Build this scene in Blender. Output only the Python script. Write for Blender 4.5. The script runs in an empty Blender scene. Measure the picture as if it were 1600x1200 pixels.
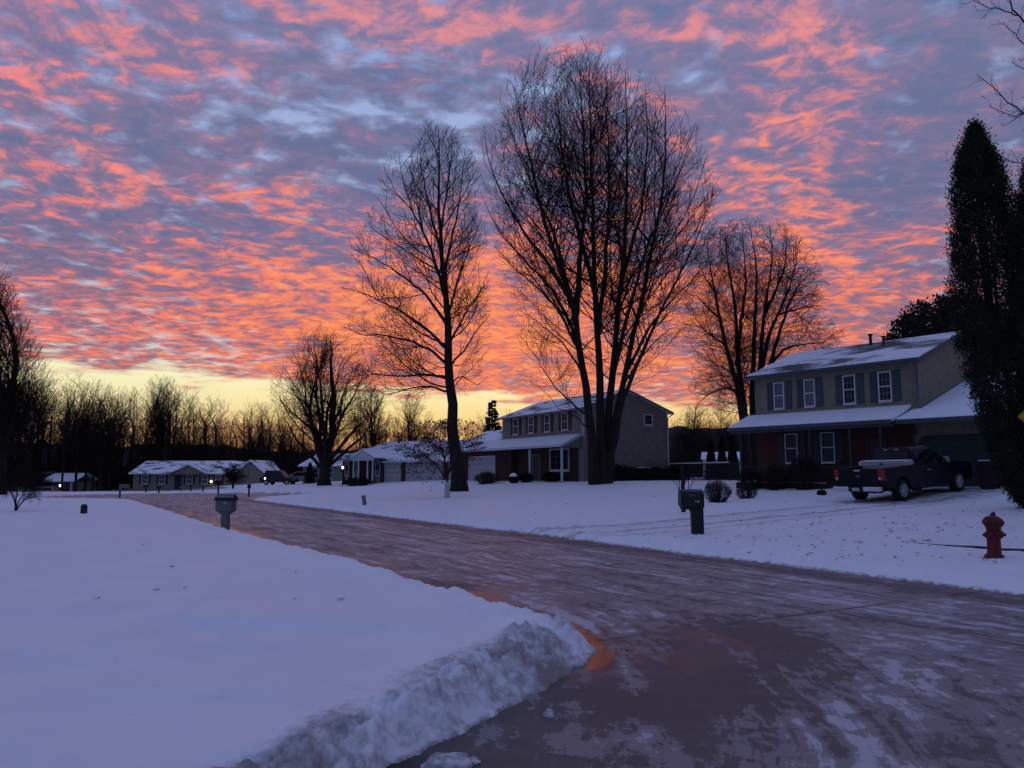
import bpy, math, random
import numpy as np
from mathutils import Vector, Matrix

# ------------------------------------------------------------------ camera, sky, sun, exposure
scene = bpy.context.scene
C = scene.collection
PITCH = math.atan(143 / 1232)
EYE = 1.6
cam = bpy.data.cameras.new('camera')
cam.sensor_width = 36
cam.lens = 36 * 1232 / 1600
cam.clip_end = 3000
camo = bpy.data.objects.new('camera', cam)
camo.location = (0, 0, EYE)
camo.rotation_euler = (math.pi / 2 + PITCH, 0, 0)
C.objects.link(camo)
scene.camera = camo
scene.view_settings.view_transform = 'Standard'
scene.view_settings.look = 'None'
scene.view_settings.exposure = 0
scene.view_settings.gamma = 1


def lin(r, g, b):
    f = lambda c: (c / 12.92 if c <= .04045 else ((c + .055) / 1.055) ** 2.4)
    return (f(r / 255), f(g / 255), f(b / 255), 1)


class NT:
    """a few short-hands for building node graphs"""
    def __init__(s, tree):
        s.t = tree
        s.n = tree.nodes
        s.l = tree.links

    def put(s, sock, v):
        if isinstance(v, bpy.types.NodeSocket):
            s.l.new(v, sock)
        elif v is not None:
            sock.default_value = v

    def m(s, op, a, b=None, c=None):
        n = s.n.new('ShaderNodeMath')
        n.operation = op
        s.put(n.inputs[0], a)
        if b is not None: s.put(n.inputs[1], b)
        if c is not None: s.put(n.inputs[2], c)
        return n.outputs[0]

    def add(s, a, b): return s.m('ADD', a, b)
    def sub(s, a, b): return s.m('SUBTRACT', a, b)
    def mul(s, a, b): return s.m('MULTIPLY', a, b)

    def mix(s, f, a, b, mode='MIX'):
        n = s.n.new('ShaderNodeMix')
        n.data_type = 'RGBA'
        n.blend_type = mode
        s.put(n.inputs['Factor'], f)
        s.put(n.inputs[6], a)
        s.put(n.inputs[7], b)
        return n.outputs[2]

    def sm(s, x, a, b, lo=0., hi=1.):
        n = s.n.new('ShaderNodeMapRange')
        n.interpolation_type = 'SMOOTHSTEP'
        s.put(n.inputs[0], x)
        s.put(n.inputs[1], a)
        s.put(n.inputs[2], b)
        s.put(n.inputs[3], lo)
        s.put(n.inputs[4], hi)
        return n.outputs[0]

    def noise(s, vec, scale, detail=4, rough=.55, dist=0., out='Fac'):
        n = s.n.new('ShaderNodeTexNoise')
        n.inputs['Scale'].default_value = scale
        n.inputs['Detail'].default_value = detail
        n.inputs['Roughness'].default_value = rough
        n.inputs['Distortion'].default_value = dist
        if vec is not None: s.l.new(vec, n.inputs['Vector'])
        return n.outputs[out]

    def sep(s, v):
        n = s.n.new('ShaderNodeSeparateXYZ')
        s.l.new(v, n.inputs[0])
        return n.outputs

    def comb(s, x, y, z=0.):
        n = s.n.new('ShaderNodeCombineXYZ')
        s.put(n.inputs[0], x)
        s.put(n.inputs[1], y)
        s.put(n.inputs[2], z)
        return n.outputs[0]

    def ramp(s, x, stops):
        n = s.n.new('ShaderNodeValToRGB')
        e = n.color_ramp.elements
        e[0].position, e[0].color = stops[0]
        e[1].position, e[1].color = stops[-1]
        for p, c in stops[1:-1]:
            k = e.new(p)
            k.color = c
        s.put(n.inputs[0], x)
        return n.outputs[0]

    def gauss(s, az, el, a0, e0, sa, se, amp):
        u = s.mul(s.sub(az, a0), 1 / sa)
        v = s.mul(s.sub(el, e0), 1 / se)
        q = s.add(s.mul(u, u), s.mul(v, v))
        return s.mul(s.m('EXPONENT', s.mul(q, -1.)), amp)


def build_sky():
    w = bpy.data.worlds.new('World')
    scene.world = w
    w.use_nodes = True
    T = NT(w.node_tree)
    T.n.clear()
    out = T.n.new('ShaderNodeOutputWorld')
    bg = T.n.new('ShaderNodeBackground')
    T.l.new(bg.outputs[0], out.inputs[0])
    D = T.n.new('ShaderNodeTexCoord').outputs['Generated']
    x, y, z = T.sep(D)
    zc = T.m('MAXIMUM', z, 0.)
    az = T.m('ARCTAN2', x, y)                       # 0 towards the sunrise
    el = T.m('ARCSINE', T.m('MINIMUM', T.m('MAXIMUM', z, -1.), 1.))
    k = T.m('DIVIDE', 1., T.add(zc, .06))          # the cloud deck seen in perspective
    U, V = T.mul(x, k), T.mul(y, k)
    uv = T.comb(U, V)
    # warp the deck a little so that puffs curl
    wv = T.noise(uv, 1.6, 3, .5, 0, 'Color')
    wn = T.n.new('ShaderNodeVectorMath'); wn.operation = 'MULTIPLY_ADD'
    T.l.new(wv, wn.inputs[0]); wn.inputs[1].default_value = (.35, .35, 0); T.l.new(uv, wn.inputs[2])
    P = wn.outputs[0]
    st = T.n.new('ShaderNodeMapping'); st.inputs['Rotation'].default_value = (0, 0, math.radians(14)); st.inputs['Scale'].default_value = (.92, 1.08, 1)
    T.l.new(P, st.inputs[0]); P = st.outputs[0]
    puff = T.noise(P, 13., 7, .62, .35)              # fine puffs
    mid = T.noise(T.comb(T.add(U, 2.7), T.add(V, 9.4)), 4.2, 5, .6, .3)
    big = T.noise(P, 1.7, 4, .55, .2)               # broad banks
    gapn = T.noise(T.comb(T.add(U, 7.3), T.add(V, 3.1)), 7.6, 7, .56, .2)

    def px(a, b):                                   # direction (azimuth, elevation) of a feature of this sky
        c, s_ = math.cos(PITCH), math.sin(PITCH)
        X, B = (a - 800) / 1232, (600 - b) / 1232
        v = Vector((X, c - B * s_, s_ + B * c)).normalized()
        return math.atan2(v.x, v.y), math.asin(v.z)

    def field(lst):
        tot = None
        for a, b, sa, se, amp in lst:
            a0, e0 = px(a, b)
            g = T.gauss(az, el, a0, e0, sa / 1232, se / 1232, amp)
            tot = g if tot is None else T.add(tot, g)
        return tot
    lit_f = field(LIT)
    gap_f = field(GAP)
    e1s = T.mul(el, 1 / math.radians(40))
    # ---- how much of the dawn reaches a cloud
    L = T.add(T.add(T.mul(T.sub(puff, .5), 2.1), T.add(T.mul(T.sub(mid, .5), 1.5), T.mul(T.sub(big, .5), .8))), T.add(lit_f, .02))
    warm = T.sm(L, -.50, .20)
    eh = T.sm(e1s, .35, .85)
    lit = T.mul(T.sm(T.sub(L, T.mul(eh, .03)), -.04, .42), T.sub(1., T.mul(eh, .16)))
    hot = T.mul(T.sm(L, .22, .74), T.sub(1., T.mul(eh, .35)))
    # ---- colours along elevation (0 .. 40 deg) and azimuth
    e1 = T.mul(el, 1 / math.radians(40))
    litc = T.ramp(e1, LITC)
    hotc = T.ramp(e1, HOTC)
    shc = T.ramp(e1, SHC)
    mvc = T.ramp(e1, MVC)
    gapc = T.ramp(e1, GAPC)
    # away from the sunrise the glow weakens and cools
    side = T.sm(T.m('ABSOLUTE', T.sub(az, .05)), .25, .75)
    litc = T.mix(T.mul(side, .55), litc, lin(226, 128, 140))
    hotc = T.mix(T.mul(side, .6), hotc, lin(244, 142, 138))
    cl = T.mix(T.mul(warm, .8), shc, mvc)
    cl = T.mix(lit, cl, litc)
    cl = T.mix(hot, cl, hotc)
    gq = T.add(T.add(gapn, gap_f), T.mul(warm, -.05))
    g = T.add(T.mul(T.sm(gq, .48, .66), .45), T.mul(T.sm(gq, .59, .73), .5))
    cl = T.mix(g, cl, gapc)
    # ---- clear strip under the deck's far edge
    strip = T.ramp(T.mul(el, 1 / math.radians(10)), STRIP)
    strip = T.mix(T.sm(az, -.25, -.45), strip, T.ramp(T.mul(el, 1 / math.radians(10)), STRIP_L))
    strip = T.mix(T.sm(T.m('ABSOLUTE', az), .62, 1.0), strip, lin(128, 116, 142))
    edge = T.add(el, T.mul(T.sub(T.noise(T.comb(T.mul(az, 5.), T.mul(el, 38.)), 2.2, 5, .6), .5), .075))
    edge = T.add(edge, T.mul(T.m('MINIMUM', az, .2), .05))
    deck = T.sm(edge, .088, .108)
    lown = T.noise(T.comb(T.mul(az, 4.), T.mul(el, 60.)), 1.9, 5, .6)
    lowc = T.mix(T.sm(lown, .45, .62), lin(226, 150, 118), lin(190, 116, 110))
    lowb = T.mul(T.sm(lown, .44, .6), T.mul(T.sm(el, .085, .05), T.sm(el, -.005, .02)))
    strip = T.mix(T.mul(lowb, .85), strip, lowc)
    sky = T.mix(deck, strip, cl)
    # ---- the half of the sky behind the photographer and overhead: blue, before the light reaches it
    back = T.mix(T.sm(puff, .4, .65), lin(*BACK_A), lin(*BACK_B))
    back = T.mix(T.sm(gapn, .5, .7), back, lin(*BACK_C))
    rear = T.sm(T.add(y, T.mul(z, -.75)), .42, -.15)
    # unseen low sky behind the camera at right, darkened to dim the pickup's side
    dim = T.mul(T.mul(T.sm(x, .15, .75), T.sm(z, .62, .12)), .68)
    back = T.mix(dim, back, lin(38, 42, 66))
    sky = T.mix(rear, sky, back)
    sky = T.mix(T.sm(z, -.005, -.03), sky, lin(60, 60, 90))
    # the thin physical sky of a sun on the horizon, added under the clouds
    ns = T.n.new('ShaderNodeTexSky')
    ns.sky_type = 'NISHITA'
    ns.sun_disc = False
    ns.sun_elevation = SUN_EL
    ns.sun_rotation = SUN_AZ
    nis = T.mix(1., ns.outputs[0], (NISHITA,) * 3 + (1,), 'MULTIPLY')
    sky = T.mix(1., sky, nis, 'ADD')
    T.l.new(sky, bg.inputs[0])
    bg.inputs[1].default_value = 1.0
    w.cycles.sampling_method = 'MANUAL'
    w.cycles.sample_map_resolution = 512


SUN_EL, SUN_AZ, NISHITA = math.radians(1.0), math.radians(3), .004
#       px   py   width height amount : broad banks of this morning's cloud deck
LIT = [(760, 500, 520, 130, .38), (450, 175, 300, 85, -.40), (520, 280, 230, 50, -.34), (330, 352, 150, 26, -.22),
       (430, 305, 70, 30, .34), (570, 310, 130, 40, .22), (1250, 80, 130, 100, .20), (1240, 260, 120, 70, .26), (1420, 170, 170, 90, -.22),
       (1390, 290, 150, 45, -.22), (60, 385, 150, 40, -.25), (250, 110, 130, 35, .16), (110, 60, 220, 90, .22), (640, 40, 300, 50, .14),
       (800, 200, 160, 80, -.22), (1560, 300, 120, 200, -.1), (250, 270, 200, 45, .12), (1120, 160, 90, 90, -.1)]
GAP = [(400, 150, 360, 90, .07), (830, 130, 240, 70, .08), (200, 500, 240, 70, .07), (700, 480, 400, 120, -.12), (1300, 250, 260, 260, -.06), (350, 560, 160, 30, .10), (980, 600, 200, 40, .05)]
LITC = [(.10, lin(240, 122, 88)), (.30, lin(236, 124, 102)), (.50, lin(228, 132, 128)), (.70, lin(216, 138, 148)), (1, lin(204, 138, 158))]
HOTC = [(.10, lin(255, 152, 88)), (.30, lin(255, 152, 98)), (.50, lin(255, 150, 112)), (.70, lin(252, 150, 134)), (1, lin(240, 152, 150))]
SHC = [(.10, lin(150, 112, 124)), (.24, lin(120, 104, 132)), (.42, lin(104, 108, 146)), (.70, lin(104, 115, 155)), (1, lin(104, 120, 164))]
MVC = [(.10, lin(206, 122, 112)), (.24, lin(168, 112, 124)), (.42, lin(144, 117, 147)), (.70, lin(141, 123, 158)), (1, lin(138, 126, 166))]
GAPC = [(.12, lin(236, 228, 200)), (.22, lin(205, 208, 212)), (.35, lin(176, 186, 216)), (.70, lin(154, 174, 222)), (1, lin(142, 168, 224))]
STRIP = [(0, lin(222, 136, 90)), (.15, lin(240, 172, 100)), (.35, lin(248, 210, 132)), (.6, lin(252, 236, 180)), (.85, lin(248, 240, 206)), (1, lin(232, 226, 212))]
STRIP_L = [(0, lin(214, 140, 100)), (.15, lin(236, 178, 110)), (.35, lin(244, 220, 158)), (.65, lin(246, 240, 192)), (.9, lin(248, 244, 214)), (1, lin(236, 236, 222))]
BACK_A, BACK_B, BACK_C = (108, 122, 171), (121, 127, 172), (130, 155, 215)
build_sky()
scene.cycles.use_adaptive_sampling = True
scene.cycles.adaptive_threshold = .03
scene.cycles.max_bounces = 5
scene.cycles.diffuse_bounces = 2
scene.cycles.glossy_bounces = 2
scene.cycles.use_denoising = True

sun = bpy.data.lights.new('sun', 'SUN')
sun.energy = .12
sun.angle = math.radians(8)
sun.color = (1, .55, .32)
suno = bpy.data.objects.new('sun', sun)
suno.rotation_euler = (math.radians(90 - 3), 0, math.radians(180 - 3))
C.objects.link(suno)

# ------------------------------------------------------------------ helpers
def pt(px, py, Y):
    """world point at depth Y whose picture position was measured as (px, py)"""
    c, s = math.cos(PITCH), math.sin(PITCH)
    a, b = (px - 800) / 1232, (600 - py) / 1232
    k = Y / (c - b * s)
    return np.array((a * k, Y, EYE + (s + b * c) * k))


def tag(o, label=None, cat=None, group=None, kind=None):
    if label: o['label'] = label
    if cat: o['category'] = cat
    if group: o['group'] = group
    if kind: o['kind'] = kind
    return o


def empty(name, loc, rz=0., scale=1., label=None, cat=None, group=None):
    o = bpy.data.objects.new(name, None)
    o.location = loc
    o.rotation_euler = (0, 0, rz)
    o.scale = (scale,) * 3 if isinstance(scale, (int, float)) else scale
    o.empty_display_size = .3
    C.objects.link(o)
    return tag(o, label, cat, group)


def copy_tree(o, parent=None):
    c = o.copy()
    C.objects.link(c)
    if parent: c.parent = parent
    for ch in o.children:
        copy_tree(ch, c)
    return c


def raw_mesh(name, V, F, mats, parent=None, smooth=False, fm=None):
    """one mesh object out of arrays; F is an (n,4) or (n,3) array or a list of tuples"""
    me = bpy.data.meshes.new(name)
    V = np.asarray(V, dtype=np.float32)
    if isinstance(F, np.ndarray):
        k = F.shape[1]
        me.vertices.add(len(V)); me.vertices.foreach_set('co', V.ravel())
        me.loops.add(F.size); me.loops.foreach_set('vertex_index', F.astype(np.int32).ravel())
        me.polygons.add(len(F)); me.polygons.foreach_set('loop_start', np.arange(0, F.size, k, dtype=np.int32))
        if smooth: me.polygons.foreach_set('use_smooth', np.ones(len(F), dtype=bool))
        me.update(calc_edges=True)
    else:
        me.from_pydata(V.tolist(), [], F)
        if smooth: me.polygons.foreach_set('use_smooth', np.ones(len(F), dtype=bool))
        me.update()
    for m in (mats if isinstance(mats, (list, tuple)) else [mats]):
        me.materials.append(m)
    if fm is not None: me.polygons.foreach_set('material_index', np.asarray(fm, dtype=np.int32))
    o = bpy.data.objects.new(name, me)
    C.objects.link(o)
    if parent: o.parent = parent
    return o


class MB:
    """collects boxes, prisms, tubes and lathes into one mesh"""
    def __init__(s, M=None):
        s.v, s.f, s.mi, s.M = [], [], [], M

    def put(s, V, F, mi=0):
        b = len(s.v)
        s.v += [tuple(p) for p in V]
        s.f += [tuple(b + i for i in q) for q in F]
        s.mi += [mi] * len(F)
        return s

    def box(s, x0, x1, y0, y1, z0, z1, mi=0):
        V = [(x, y, z) for z in (z0, z1) for y in (y0, y1) for x in (x0, x1)]
        return s.put(V, [(0, 2, 3, 1), (4, 5, 7, 6), (0, 1, 5, 4), (2, 6, 7, 3), (0, 4, 6, 2), (1, 3, 7, 5)], mi)

    def hexa(s, P, mi=0):
        """eight corners: bottom ring 0-3, top ring 4-7, both counter-clockwise from above"""
        return s.put(P, [(3, 2, 1, 0), (4, 5, 6, 7), (0, 1, 5, 4), (1, 2, 6, 5), (2, 3, 7, 6), (3, 0, 4, 7)], mi)

    def prism(s, prof, axis, a, b, mi=0):
        """closed profile extruded along an axis; profile is (y,z) for x, (x,z) for y, (x,y) for z"""
        n = len(prof)
        mk = {'x': lambda p, t: (t, p[0], p[1]), 'y': lambda p, t: (p[0], t, p[1]), 'z': lambda p, t: (p[0], p[1], t)}[axis]
        V = [mk(p, a) for p in prof] + [mk(p, b) for p in prof]
        F = [tuple(range(n)), tuple(range(2 * n - 1, n - 1, -1))] + [(i, i + n, (i + 1) % n + n, (i + 1) % n) for i in range(n)]
        return s.put(V, F, mi)

    def slab(s, P, t, mi=0):
        """a four-cornered sheet P given thickness t downwards"""
        P = [tuple(p) for p in P]
        Q = [(p[0], p[1], p[2] - t) for p in P]
        return s.put(Q + P, [(3, 2, 1, 0), (4, 5, 6, 7), (0, 1, 5, 4), (1, 2, 6, 5), (2, 3, 7, 6), (3, 0, 4, 7)], mi)

    def tube(s, path, rad, n=8, mi=0, cap=True):
        path = [Vector(p) for p in path]
        rad = [rad] * len(path) if isinstance(rad, (int, float)) else rad
        V, F = [], []
        ref = None
        for i, p in enumerate(path):
            t = (path[min(i + 1, len(path) - 1)] - path[max(i - 1, 0)]).normalized()
            if ref is None:
                ref = t.orthogonal().normalized()
            u = (ref - t * ref.dot(t)).normalized()
            ref = u
            w = t.cross(u)
            for j in range(n):
                a = 2 * math.pi * j / n
                V.append(p + (u * math.cos(a) + w * math.sin(a)) * rad[i])
        for i in range(len(path) - 1):
            for j in range(n):
                F.append((i * n + j, i * n + (j + 1) % n, (i + 1) * n + (j + 1) % n, (i + 1) * n + j))
        if cap:
            F.append(tuple(range(n - 1, -1, -1)))
            F.append(tuple(range((len(path) - 1) * n, len(path) * n)))
        return s.put(V, F, mi)

    def lathe(s, prof, n=20, c=(0, 0, 0), axis='z', mi=0, sq=(1, 1), cap=True):
        V, F = [], []
        for r, h in prof:
            for j in range(n):
                a = 2 * math.pi * j / n
                p = (r * math.cos(a) * sq[0], r * math.sin(a) * sq[1], h)
                if axis == 'x': p = (p[2], p[0], p[1])
                if axis == 'y': p = (p[1], p[2], p[0])
                V.append((p[0] + c[0], p[1] + c[1], p[2] + c[2]))
        for i in range(len(prof) - 1):
            for j in range(n):
                F.append((i * n + j, i * n + (j + 1) % n, (i + 1) * n + (j + 1) % n, (i + 1) * n + j))
        if cap:
            F.append(tuple(range(n - 1, -1, -1)))
            F.append(tuple(range((len(prof) - 1) * n, len(prof) * n)))
        return s.put(V, F, mi)

    def build(s, name, mats, parent=None, smooth=False, bevel=0., seg=2):
        V = s.v
        if s.M is not None:
            V = [tuple(s.M @ Vector(p)) for p in V]
        o = raw_mesh(name, V, s.f, mats, parent, smooth, s.mi)
        if bevel:
            m = o.modifiers.new('bevel', 'BEVEL')
            m.width = bevel
            m.segments = seg
            m.limit_method = 'ANGLE'
            m.angle_limit = math.radians(40)
        return o


# ---- noise in numpy (gradient-free value noise, summed)
def vnoise(x, y, seed=0):
    xi, yi = np.floor(x).astype(np.int64), np.floor(y).astype(np.int64)
    fx, fy = x - xi, y - yi
    fx, fy = fx * fx * (3 - 2 * fx), fy * fy * (3 - 2 * fy)

    def h(i, j):
        n = (i * 374761393 + j * 668265263 + seed * 982451653) & 0x7fffffff
        n = ((n ^ (n >> 13)) * 1274126177) & 0x7fffffff
        return ((n ^ (n >> 16)) & 0xffff) / 65535.0
    a, b, c, d = h(xi, yi), h(xi + 1, yi), h(xi, yi + 1), h(xi + 1, yi + 1)
    return (a + (b - a) * fx) + ((c + (d - c) * fx) - (a + (b - a) * fx)) * fy - .5


def fbm(x, y, seed=0, oct=4, gain=.5):
    t, a = 0., 1.
    for o in range(oct):
        t = t + a * vnoise(x * 1.0 + o * 17.3, y * 1.0 - o * 9.1, seed + o)
        x, y, a = x * 2.03, y * 2.03, a * gain
    return t


def sstep(a, b, x):
    t = np.clip((x - a) / (b - a), 0, 1)
    return t * t * (3 - 2 * t)


# ------------------------------------------------------------------ materials
MATS = {}


def mat(name, col, rough=.7, var=.25, scale=6., bump=0., bscale=30., metal=0., spec=.25, build=None):
    if name in MATS: return MATS[name]
    m = bpy.data.materials.new(name)
    m.use_nodes = True
    T = NT(m.node_tree)
    b = T.n['Principled BSDF']
    b.inputs['Roughness'].default_value = rough
    b.inputs['Metallic'].default_value = metal
    b.inputs['Specular IOR Level'].default_value = spec
    co = T.n.new('ShaderNodeTexCoord').outputs['Object']
    c = (*col[:3], 1)
    if var:
        f = T.noise(co, scale, 5, .6)
        lo = tuple(v * (1 - var) for v in c[:3]) + (1,)
        hi = tuple(min(1, v * (1 + var)) for v in c[:3]) + (1,)
        T.put(b.inputs['Base Color'], T.mix(T.sm(f, .3, .7), lo, hi))
    else:
        b.inputs['Base Color'].default_value = c
    if bump:
        bn = T.n.new('ShaderNodeBump')
        bn.inputs['Strength'].default_value = bump
        bn.inputs['Distance'].default_value = .02
        T.l.new(T.noise(co, bscale, 4, .6), bn.inputs['Height'])
        T.l.new(bn.outputs[0], b.inputs['Normal'])
    if build: build(T, b, co)
    MATS[name] = m
    return m


def glow(name, col, strength):
    m = mat(name, col, .4, 0)
    b = m.node_tree.nodes['Principled BSDF']
    b.inputs['Emission Color'].default_value = (*col[:3], 1)
    b.inputs['Emission Strength'].default_value = strength
    return m


def siding(name, col, pitch=.13, vertical=False):
    def bld(T, b, co):
        x, y, z = T.sep(co)
        q = T.add(x, y) if vertical else z
        saw = T.m('FRACT', T.mul(q, 1 / pitch))
        gap = T.sm(saw, .86, .98)
        f = T.noise(co, 3., 5, .6)
        lo, hi = tuple(v * .82 for v in col) + (1,), tuple(v * 1.12 for v in col) + (1,)
        cc = T.mix(T.sm(f, .3, .7), lo, hi)
        cc = T.mix(T.mul(gap, .55), cc, tuple(v * .35 for v in col) + (1,))
        T.l.new(cc, b.inputs['Base Color'])
        bn = T.n.new('ShaderNodeBump')
        bn.inputs['Strength'].default_value = .6
        bn.inputs['Distance'].default_value = .02
        T.l.new(T.m('MULTIPLY', T.sub(saw, gap), -1.), bn.inputs['Height'])
        T.l.new(bn.outputs[0], b.inputs['Normal'])
    return mat(name, col, .65, 0, build=bld)


def brick(name, c1, c2, mort):
    def bld(T, b, co):
        x, y, z = T.sep(co)
        bt = T.n.new('ShaderNodeTexBrick')
        T.l.new(T.comb(T.add(x, y), z), bt.inputs['Vector'])
        bt.inputs['Scale'].default_value = 1.
        bt.inputs['Brick Width'].default_value = .22
        bt.inputs['Row Height'].default_value = .075
        bt.inputs['Mortar Size'].default_value = .008
        bt.inputs['Color1'].default_value = (*c1, 1)
        bt.inputs['Color2'].default_value = (*c2, 1)
        bt.inputs['Mortar'].default_value = (*mort, 1)
        T.l.new(bt.outputs['Color'], b.inputs['Base Color'])
        bn = T.n.new('ShaderNodeBump')
        bn.inputs['Strength'].default_value = .5
        bn.inputs['Distance'].default_value = .008
        bn.invert = True
        T.l.new(bt.outputs['Fac'], bn.inputs['Height'])
        T.l.new(bn.outputs[0], b.inputs['Normal'])
    return mat(name, c1, .85, 0, build=bld)


SNOWC = (.81, .83, .86)


def roof_snow(name, base, cover, scale=.9):
    """shingles with snow lying on them, blown thin in patches"""
    def bld(T, b, co):
        x, y, z = T.sep(co)
        q = T.comb(T.mul(x, .45), T.mul(y, 1.))
        f = T.add(T.noise(q, scale, 6, .55, .6), T.mul(T.sub(T.noise(co, 11., 4, .7), .5), .22))
        s = T.sm(f, .60 - cover * .3, .72 - cover * .3)
        shc = T.mix(T.noise(co, 9., 3, .5), tuple(v * .7 for v in base) + (1,), tuple(v * 1.3 for v in base) + (1,))
        T.l.new(T.mix(s, shc, (*SNOWC, 1)), b.inputs['Base Color'])
        bn = T.n.new('ShaderNodeBump')
        bn.inputs['Strength'].default_value = .5
        bn.inputs['Distance'].default_value = .03
        T.l.new(T.add(s, T.mul(T.noise(co, 5., 5, .6), .5)), bn.inputs['Height'])
        T.l.new(bn.outputs[0], b.inputs['Normal'])
    return mat(name, base, .8, 0, build=bld)


M_BARK = mat('bark', (.024, .018, .016), .9, .35, 5., .6, 14., spec=.15)
M_TWIG = mat('twig', (.020, .015, .013), .9, .2, 3., spec=.1)
M_SNOW = mat('snow_cap', SNOWC, .6, .06, 8., .5, 18.)
M_WHITE = mat('white_paint', (.50, .51, .53), .5, .1, 4.)
M_GLASS = mat('dark_glass', (.008, .010, .013), .08, 0, spec=.2)
M_BLACK = mat('black_plastic', (.012, .012, .014), .5, .15, 9.)
M_DARK = mat('dark_paint', (.02, .024, .03), .5, .15, 5.)
M_CHROME = mat('chrome', (.55, .56, .6), .22, .05, 5., metal=1.)
M_CONC = mat('concrete', (.20, .19, .18), .9, .25, 8., .3, 40.)

# ------------------------------------------------------------------ ground, road, hills
# street coordinates: n across the street (4.4 .. 11.3 is the carriageway), s along it away from the corner
RN, RS = np.array((.866, .5)), np.array((-.5, .866))
CUL = (-25.5, 62.5, 10.5)                               # turning circle at the far end
DRV = (np.array((13.6, 28.9)), np.array((-.857, -.515)))   # driveway of the house on the right: start and direction to the street


def street(x, y): return x * .866 + y * .5, -x * .5 + y * .866


def lot_side(x, y): return .882 * x - .471 * y + 2.70      # > 0 on the side street where the photographer stands


def smin(a, b, k):
    h = np.clip(.5 + .5 * (b - a) / k, 0, 1)
    return b + (a - b) * h - k * h * (1 - h)


def flat_px(px, py):
    p = pt(px, py, 1.) - np.array((0, 0, EYE))
    k = (.15 - EYE) / p[2]
    return p[0] * k, p[1] * k


# old foot marks in the left lawn
DENTS = [(*flat_px(a / 2.609, 740 + b / 2.609), .018 + .012 * ((a * 7) % 3)) for a, b in ((415, 573), (510, 575), (760, 537), (845, 545), (600, 556), (650, 678), (720, 692), (825, 662), (965, 640), (935, 697), (925, 758), (425, 735), (285, 748), (80, 780), (1110, 650), (1250, 490), (1335, 565), (950, 425), (1110, 626), (1375, 470), (1225, 597), (320, 445), (770, 305), (1440, 580))]


def snow_dist(x, y):
    """metres into the snow from the nearest edge of the carriageway (negative on it)"""
    n, s = street(x, y)
    strip = np.maximum(np.maximum(4.45 - n, n - 11.35), np.maximum(s - 66, -s - 45))
    d = lot_side(x, y)
    side = np.maximum(np.maximum(-d, n - 8), d - 9.5)
    side = np.maximum(side, -y - 40)
    cul = np.hypot(x - CUL[0], y - CUL[1]) - CUL[2]
    return smin(smin(strip, side, .3), cul, 4.)


NB = [-400, 4, 11.3, 15, 20, 27, 31, 34, 60, 400]
ZB = [.2, .13, .10, .20, .42, .66, 1.05, 1.2, 1.3, 1.6]


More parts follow.
